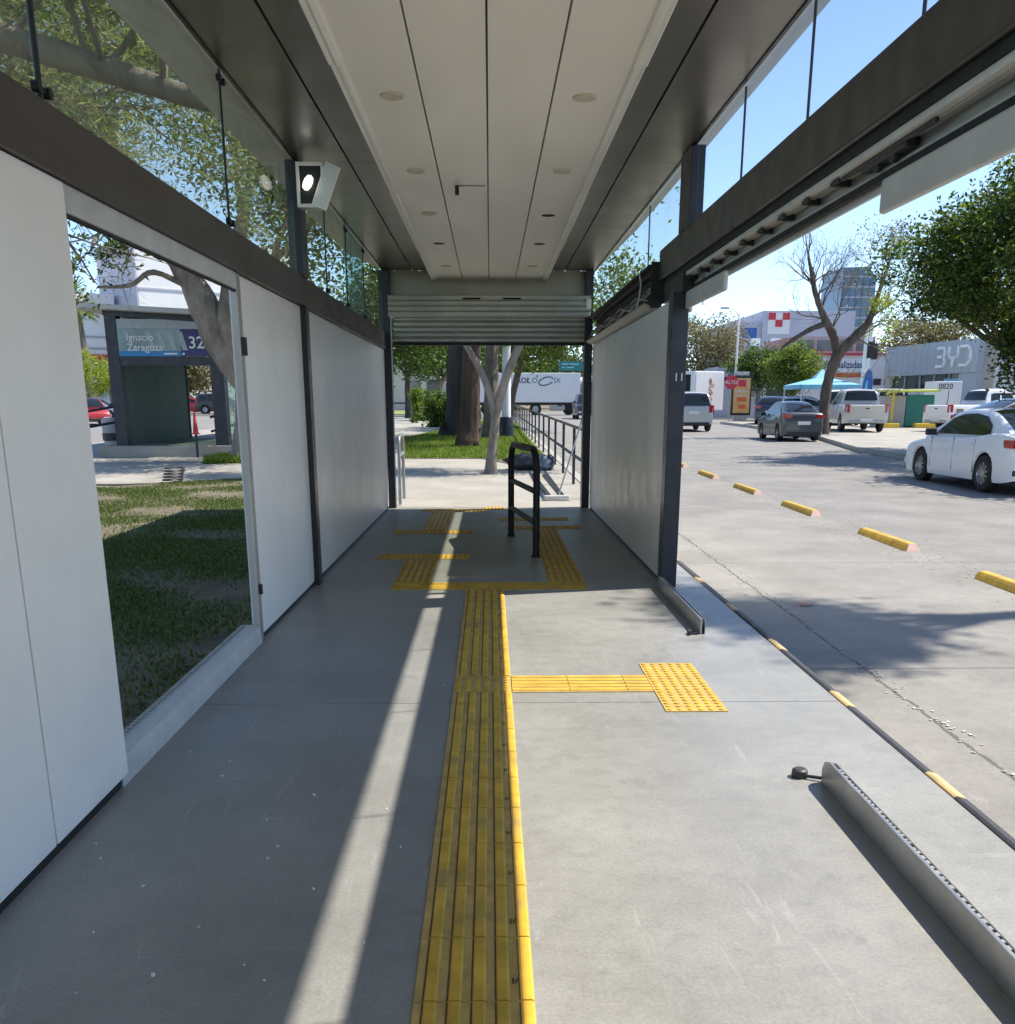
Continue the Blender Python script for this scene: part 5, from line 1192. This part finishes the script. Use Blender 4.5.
for k in range(14):
    a = 6.28*k/14; e = Vector((14.4+math.cos(a)*2.6, 27.4+math.sin(a)*2.6, rng.uniform(4.0, 6.6)))
    polytube(mb, [b+Vector((-.1, 0, 2.4)), (b+Vector((-.1, 0, 2.4))+e)*.5+Vector((0, 0, -.2)), e], [.13, .08, .03], 7)
    lm += [b+Vector((-.1, 0, 2.4))+(e-b-Vector((-.1, 0, 2.4)))*f+Vector((rng.gauss(0, .12), rng.gauss(0, .12)-.25, -.12)) for f in (.3, .4, .5, .6, .7, .8, .9)]
mb.build('trunk', 'bark', t, smooth=True, ang=80)
cs = blob_centers(rng, (14.5, 27.4, 5.05), (4.15, 4.0, 2.35), 420, .55)
cs = [c for c in cs if c[2] > 2.55+.55*math.sin(c[0]*1.7)*math.cos(c[1]*1.3)]
cs += [(14.8+rng.gauss(0, .8), 27.0+rng.gauss(0, 1.0), 3.2+rng.gauss(0, .25)) for k in range(60)]
cs = [c for c in cs if not (c[2] < 3.3 and c[0] < 13.3)]
cs += [tuple(q) for q in lm]
cs += [(14.6+rng.gauss(0, .3), 26.8+rng.gauss(0, .5), 2.4+rng.gauss(0, .35)) for k in range(34)]
cs = [c for c in cs if not (c[2] < 1.62+.075*c[1] and c[0] < .505*c[1])]
crown('crown', 'leaf_ficus', cs, 84000, .24, .125, 71, t, .5, .1, .9)
tree('second dark fig tree shading the white saloon from beyond the pavement', (15.4, 20.2, zp(20.2)), 6, (15.2, 20.3, 5.2), (3.4, 3.3, 2.0), 'leaf_ficus', 'bark', .3, 46000, .17, 72, nclump=320, spread=.42)
tree('unseen tall street tree added to cast a soft shadow on the bus lane', (13.2, 9.5, zp(9.5)), 13, (10.45, 9.0, 12.2), (.42, .95, .5), 'leaf_green', 'bark', .18, 8000, .16, 73, nclump=60, spread=.30, lean=(-.5, 0))  # out of view; crown sized and placed for the bus lane shadow
tree('dense rounded street tree with bright green top, the nearer of the pair behind the billboard', (20.6, 70, zp(70)), 5, (21.0, 70, 3.6), (2.1, 1.9, 1.5), 'leaf_bright', 'bark_pale', .2, 9000, .2, 81, nclump=110, spread=.34)
tree('dense rounded street tree with dark green base, the farther of the pair behind the billboard', (20.2, 76, zp(76)), 5, (20.1, 76, 4.0), (2.1, 1.7, 1.4), 'leaf_green', 'bark_pale', .2, 7000, .2, 82, nclump=90, spread=.34)
tree('tall pale olive tree with thin dry foliage beside the dark post', (17.6, 86, zp(86)), 8, (18.2, 86, 6.0), (3.2, 2.6, 2.8), 'leaf_dry', 'bark', .3, 11000, .22, 83, nclump=140, spread=.5)
tree('green tree rising behind the showroom roof', (37.0, 84, zp(84)), 9, (35.8, 84, 6.4), (3.6, 3, 1.7), 'leaf_dry', 'bark', .3, 9000, .26, 84, nclump=110, spread=.45)

# ------------------------------------------------------------------ buildings of the far side
def wins(par, rects, y, m='win', n='window'):
    for x0, x1, z0, z1 in rects: MB().box(x0, x1, y-.06, y-.005, z0, z1).build(n, m, par)
t = thing('factory_building', 'pale lilac block with a red and white checkered square emblem high on its wall', 'building', (40, 150, zr(150))); z = zr(150)
MB().box(35, 39.55, 150, 170, z, 12.9).build('low_wing', 'lilacwall', t)
MB().box(39.56, 53, 149.5, 170, z, 14.4).build('tower', 'lilacwall', t)
wins(t, [(36.7, 38.9, 10.7, 12.1)], 150, 'bluesign')
MB().box(40.3, 43.5, 149.40, 149.49, 11.2, 14.1).build('emblem_ground', 'whitep', t)
e0, e1, s_ = 40.35, 12.25, 1.03
for i, j in ((0, 1), (2, 1), (1, 0)):
    MB().box(e0+i*s_, e0+(i+1)*s_, 149.33, 149.39, e1-.05+(j-.0)*.97, e1-.05+(j+1)*.97).build('red_square', 'redsign', t)
wins(t, [(44+1.5*k, 44.9+1.5*k, 9.0, 10.0) for k in range(5)], 149.5)
t = thing('warehouse', 'long low grey warehouse in front of the lilac block', 'building', (34, 120, zr(120))); z = zr(120)
MB().box(29.2, 46, 120, 135, z, 7.7).build('wall', 'greywall', t); MB().box(29.0, 46.2, 119.8, 135.2, 7.7, 8.0).build('parapet', 'lilacwall', t)
wins(t, [(36.6+1.4*k, 37.5+1.4*k, 5.6, 6.3) for k in range(4)], 120)
for x in (31.0, 33.4): MB().box(x, x+.9, 121, 122, 8.0, 8.9).build('roof_unit', 'whitewall', t)
t = thing('glass_tower', 'tall blue grey glass office tower rising above the street', 'tower', (106, 300, 2))
MB().prism([(100.6, 0), (101.8, 39.2), (109.0, 39.4), (111.4, 36.5), (112.0, 0)], 300, 318).build('glass_wall', 'towerglass', t)
for k in range(13): MB().box(100.7+.1*k, 111.9-.04*k, 299.85, 299.99, 3+2.8*k, 3.35+2.8*k).build('floor_band', 'lilacwall', t)
for k in range(5): MB().box(102+1.9*k, 102.2+1.9*k, 299.80, 299.84, 0, 38.5).build('mullion', 'towerglass', t)
t = thing('repair_shop', 'white shop with long lettered banner, red line and small dark windows', 'shop', (28, 82, zr(82))); z = zr(82)
MB().box(21.5, 33, 82, 92, z, 5.2).build('wall', 'whitewall', t)
MB().box(21.3, 33.2, 81.7, 92, 5.2, 5.35).build('red_line', 'redsign', t)
MB().box(24.6, 31.3, 83.2, 92, 5.36, 6.7).build('upper_floor', 'greywall', t)
wins(t, [(25.0+1.6*k, 26.3+1.6*k, 5.6, 6.4) for k in range(4)], 83.2)
MB().box(25.0, 30.4, 81.93, 81.99, 3.4, 4.95).build('banner', 'whitep', t)
text('lettering', 'especializadas', .78, 'navysign', t, Vector((26.75, 81.91, 4.22))-Vector(t.location), ext=.005, bold=.004, sx=.74)
MB().box(27.0, 30.35, 81.90, 81.925, 3.5, 3.85).build('orange_stripe', 'orange', t)
wins(t, [(31.0, 31.6, 2.9, 3.4), (31.9, 32.5, 2.9, 3.4), (22.4, 24.2, 1.2, 3.0)], 82)
t = thing('garage', 'pale blue white garage wall with dark horizontal line behind the street trees', 'building', (20, 78, zr(78))); z = zr(78)
MB().box(17.6, 21.3, 79, 84, z, 4.2).build('wall', 'lilacwall', t); MB().box(17.5, 21.4, 78.95, 78.99, 3.2, 3.45).build('stripe', 'navysign', t)
t = thing('showroom', 'grey metal fronted car showroom with large silver letters over dark green glass', 'showroom', (31, 71, zr(71))); z = zr(71)
A_, B_ = Vector((30.2, 77.5, 0)), Vector((31.75, 66.0, 0)); U_ = (B_-A_).normalized(); N_ = Vector((U_.y, -U_.x, 0)); LL = (B_-A_).length
def fbox(s0, s1, d0, d1, z0, z1):     # along the front, out from the front, up
    mb = MB(); vs = []
    for zz in (z0, z1):
        for s, d in ((s0, d0), (s1, d0), (s1, d1), (s0, d1)):
            p = A_+U_*s+N_*d; vs.append((p.x, p.y, zz))
    return mb.add(vs, [(3,2,1,0),(4,5,6,7),(0,1,5,4),(1,2,6,5),(2,3,7,6),(3,0,4,7)])
if N_.x > 0: N_ = -N_
M['facade'] = P('blue_grey_metal_cladding', (.44,.48,.50), .5, .05, var=.05, scale=.8, world=True)
M['letter'] = P('brushed_silver_letters', (.93,.93,.92), .4, .0, var=.02)
M['greenglass'] = P('dark_green_shop_glass', (.018,.05,.042), .08, 0, var=.5, scale=.35, spec=.8, world=True)
fbox(0, LL, -12, -.35, z, 5.35).build('wall', 'greywall', t)
for k in range(14): fbox(LL*k/14+.015, LL*(k+1)/14-.015, -.34, .15, 3.42, 5.55).build('cladding_panel', 'facade', t)
fbox(.02, LL-.02, -.345, .10, 3.45, 5.5).build('cladding_back', 'facade', t)
fbox(.0, .8, -.34, .0, z, 3.41).build('pier', 'facade', t); fbox(LL-2.0, LL, -.34, .05, z, 3.41).build('pier', 'facade', t)
fbox(.8, LL-2.0, -.34, -.2, z, 3.41).build('shop_glass', 'greenglass', t)
for s in (2.6, 4.6, 6.4, 8.2): fbox(s-.05, s+.05, -.2, -.1, z, 3.41).build('mullion', 'facade', t)
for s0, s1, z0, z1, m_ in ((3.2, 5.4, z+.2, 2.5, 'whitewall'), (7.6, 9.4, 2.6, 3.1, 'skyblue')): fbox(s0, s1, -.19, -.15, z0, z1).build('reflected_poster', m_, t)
def stroke(pl, w_=.17):
    mb = MB()
    for (s0, z0), (s1, z1) in zip(pl, pl[1:]):
        L = math.hypot(s1-s0, z1-z0); nx, nz = -(z1-z0)/L*w_/2, (s1-s0)/L*w_/2; ex, ez = (s1-s0)/L*w_*.35, (z1-z0)/L*w_*.35
        q = [(s0-ex+nx, z0-ez+nz), (s1+ex+nx, z1+ez+nz), (s1+ex-nx, z1+ez-nz), (s0-ex-nx, z0-ez-nz)]
        vs = []
        for d in (.16, .30):
            for s, zz in q: p = A_+U_*s+N_*d; vs.append((p.x, p.y, zz))
        mb.add(vs, [(3,2,1,0),(4,5,6,7),(0,1,5,4),(1,2,6,5),(2,3,7,6),(3,0,4,7)])
    return mb
s0 = 7.1; zl = 3.92; hh = 1.2
stroke([(s0, zl+hh), (s0+0.741, zl+hh), (s0+0.936, zl+hh*.8), (s0+0.780, zl+hh*.52), (s0+0.117, zl+hh*.52)]).build('letter', 'letter', t)
stroke([(s0+0.780, zl+hh*.52), (s0+1.014, zl+hh*.25), (s0+0.819, zl), (s0, zl)]).build('letter', 'letter', t)
s0 += 1.38
stroke([(s0, zl+hh), (s0, zl+hh*.6), (s0+0.195, zl+hh*.42), (s0+0.858, zl+hh*.42), (s0+1.053, zl+hh*.6), (s0+1.053, zl+hh)]).build('letter', 'letter', t)
stroke([(s0+0.523, zl+hh*.42), (s0+0.523, zl)]).build('letter', 'letter', t)
s0 += 1.38
stroke([(s0, zl+hh), (s0+0.780, zl+hh), (s0+1.092, zl+hh*.75), (s0+1.092, zl+hh*.25), (s0+0.780, zl), (s0, zl)]).build('letter', 'letter', t)
t = thing('white_hall', 'plain tall white hall next to the showroom behind the big fig tree', 'building', (33, 55, zp(55)))
MB().box(32.6, 50, 30, 65.5, zp(30), 6.4).build('wall', 'whitewall', t)
for k in range(8): MB().box(32.55, 32.595, 33+4*k, 33.15+4*k, zp(30), 6.4).build('wall_joint', 'lilacwall', t)
# distant street front closing the view
for lb, x0, x1, y, h, m_ in (('pale terrace of low houses far up the avenue', -2, 17, 190, 8, 'house'), ('beige block at the end of the avenue behind the olive tree', 17.5, 33, 185, 7.5, 'whitewall'), ('long white wall far beyond the park lawn', -60, -14, 175, 9, 'whitewall'), ('low grey blocks far behind the showroom', 54, 130, 190, 9, 'greywall')):
    t = thing('distant_building', lb, 'building', ((x0+x1)/2, y, zr(y)))
    MB().box(x0, x1, y, y+14, zr(y), h).build('wall', m_, t); MB().box(x0-.3, x1+.3, y-.3, y+14.3, h, h+.4).build('parapet', 'greywall', t)
    k = x0+1.5
    while k < x1-2: MB().box(k, k+1.4, y-.06, y-.01, h-3.2, h-1.7).build('window', 'win', t); k += 4
for k, (x, y, h, m_) in enumerate(((3.0, 130, 8, 'leaf_green'), (9.5, 138, 9, 'leaf_ficus'), (-1.5, 125, 9, 'leaf_green'), (-20, 120, 9, 'leaf_green'), (-27, 126, 10, 'leaf_ficus'), (-35, 118, 8, 'leaf_dry'))):
    tree(['bushy green tree beyond the lorry cab', 'tall dark tree far beyond the lorry', 'wide green tree far behind the big dark trunk', 'green tree far behind the red hatchback', 'dark tree seen above the cars through the other stop', 'olive tree far across the parking area'][k],
         (x, y, zp(y)), h, (x, y, h*.62), (4.6, 3.5, h*.34), m_, 'bark', .3, 6500, .42, 100+k, nclump=110, spread=.7)

# ------------------------------------------------------------------ the other stop, buildings and bits across the lawn
t = thing('bus_stop_shelter', 'second bus stop shelter with a blue sign panel numbered 32 across the park path', 'bus shelter', (-8.5, 27, zp(27)))
zb = .36; X0, X1 = -9.98, -7.02
MB().box(X0-.35, X1+.35, 26.6, 39, zp(26.6)-.02, zb).build('platform', 'pave', t)
for x0, x1 in ((X0, X0+.30), (X1-.32, X1+.02)): MB().box(x0, x1, 27, 27.35, zb, 3.72).build('post', 'navy', t)
MB().prism([(X0-.02, 3.64), (X0-.02, 3.78), (X1+.05, 3.58), (X1+.05, 3.44)], 26.98, 39).build('roof_beam', 'navy', t)
MB().prism([(X0-.75, 3.80), (X0-.75, 3.92), (X1+.5, 3.70), (X1+.5, 3.58)], 26.5, 39.2).build('roof', 'white_old', t)
MB().box(X0+.30, X1-.32, 27.02, 27.3, 2.40, 2.62).build('sign_beam', 'navy', t)
MB().box(X0+.02, X0+.10, 27.4, 33.2, zb, 3.5).build('side_wall', 'beam', t)
MB().box(X0+.101, X0+.14, 27.4, 33.2, zb, 3.4).build('wall_lining', 'lining', t)
MB().box(X1-.06, X1+.0, 27.4, 38.5, zb, 3.3).build('side_wall', 'glass_green', t)
MB().box(X0+.1, X1-.06, 27.4, 38.8, 3.3, 3.38).build('ceiling', 'beam_dark', t)
MB().box(X0+.02, X0+.16, 33.21, 33.33, zb, 3.3).build('door_post', 'black', t)
M['signglass'] = P('grey_teal_sign_photo', (.20,.30,.31), .25, var=.35, scale=1.6, world=True)
M['signtop'] = P('grey_sign_glass', (.30,.34,.36), .2, var=.1, world=True)
xs = X0+.31; xe = X1-.34; xm = xs+(xe-xs)*.70
MB().box(xs, xe, 27.0, 27.06, 3.31, 3.55).build('sign_glass', 'signtop', t)
MB().box(xs, xm, 27.0, 27.06, 2.63, 3.305).build('sign_photo', 'signglass', t)
MB().box(xm, xe, 26.995, 27.06, 2.63, 3.305).build('sign_number_field', 'navysign', t)
M['cyanblue'] = P('cyan_blue_band', (.02,.22,.50), .4, var=.06)
MB().box(xs, xm, 26.99, 26.999, 2.63, 2.76).build('sign_band', 'cyanblue', t)
LT = Vector(t.location)
text('lettering', 'Ignacio\nZaragoza', .25, 'whitep', t, Vector((xs+.22, 26.985, 3.02))-LT, ext=.003, bold=.002)
text('lettering', '32', .42, 'whitep', t, Vector((xm+.20, 26.98, 2.83))-LT, ext=.003, bold=.004)
MB().box(xm-.45, xm-.10, 26.98, 26.988, 2.675, 2.715).build('sign_line', 'whitep', t)
MB().lathe([(.0001, 0), (.03, 0)], 12, (xm+.06, 26.985, 2.69), 'y').build('sign_dot', 'whitep', t)
for k in range(4): MB().prism([(xs+.85+.27*k, 2.78), (xs+.72+.27*k, 3.24), (xs+.86+.27*k, 3.24), (xs+.98+.27*k, 2.78)], 26.992, 26.999).build('sign_photo_streak', 'signtop', t)
for k in (.95, .55):
    MB().tube([(X0-.05, 27.2, zb+k+.05), (X0-2.2, 26.6, zb+k-.35)], .035, 8).build('handrail', 'navy', t, smooth=True)
    MB().tube([(X1-.4, 30.5, zb+k), (X1-1.1, 29.5, zb+k-.25)], .035, 8).build('handrail', 'navy', t, smooth=True)
t = thing('marker_post', 'dark post wearing a red traffic cone in front of the other stop', 'post', (-7.65, 26.3, zp(26.3))); z = zp(26.3)
MB().lathe([(.035, 0), (.035, .9)], 10, (-7.65, 26.3, z)).build('post', 'navy', t, smooth=True)
MB().lathe([(.075, .62), (.07, .66), (.02, 1.15), (.0001, 1.15)], 14, (-7.65, 26.3, z)).build('cone', 'redsign', t, smooth=True)
MB().box(-7.74, -7.56, 26.21, 26.39, z+.59, z+.62).build('cone_base', 'redsign', t)
t = thing('litter_bin', 'grey rounded litter bin under the handrail of the other stop', 'litter bin', (-10.9, 28.3, zp(28.3))); z = zp(28.3)
MB().lathe([(.0001, 0), (.30, 0), (.34, .5), (.36, .85), (.33, .95), (.0001, .98)], 18, (-10.45, 28.3, z)).build('bin', 'greywall', t, smooth=True)
MB().lathe([(.345, .35), (.36, .36), (.365, .55), (.35, .56)], 18, (-10.45, 28.3, z)).build('band', 'trim', t, smooth=True)
pts = []
for i in range(70):
    a = i*.42; pts.append((-5.9+.16*math.cos(a)+.001*i, 18.55+.30*math.sin(a), zp(18.6)+.03+.006*i*.6))
o = MB().tube([(-7.2, 17.9, zp(18)+.02), (-6.6, 17.9, zp(18)+.02), (-6.1, 18.2, zp(18)+.02)]+pts, .017, 6).build('hose_coil', 'rubber', smooth=True)
tag(o, 'coil of dark hose lying on the edge of the park path', 'hose')
t = thing('office_block', 'tall white block with shade coloured lilac on one side beyond the other stop', 'building', (-43.5, 130, 0), math.atan2(.6, .8))
MB().box(.02, 22, 0, 15, 0, 21.5).build('front_wall', 'whitewall', t, local=True); MB().box(-.15, .0, .02, 15, 0, 21.3).build('side_wall', 'lilacwall', t, local=True)  # lilac side wall: shade put into its colour
for k in range(3): MB().box(.2, 21.8, -.10, -.005, 5.2+5*k, 5.4+5*k).build('ledge', 'lilacwall', t, local=True)
t = thing('white_store', 'lower white building with a red sign strip and dark ledge lines behind the palm', 'building', (-66, 122, 0), math.atan2(.6, .8))
MB().box(0, 22, 0, 12, 0, 15.0).build('wall', 'whitewall', t, local=True)
for z in (8.2, 9.6): MB().box(0, 22.1, -.12, -.005, z, z+.25).build('ledge', 'greywall', t, local=True)
MB().box(14, 21.5, -.2, -.01, 6.7, 7.6).build('sign_strip', 'redsign', t, local=True)
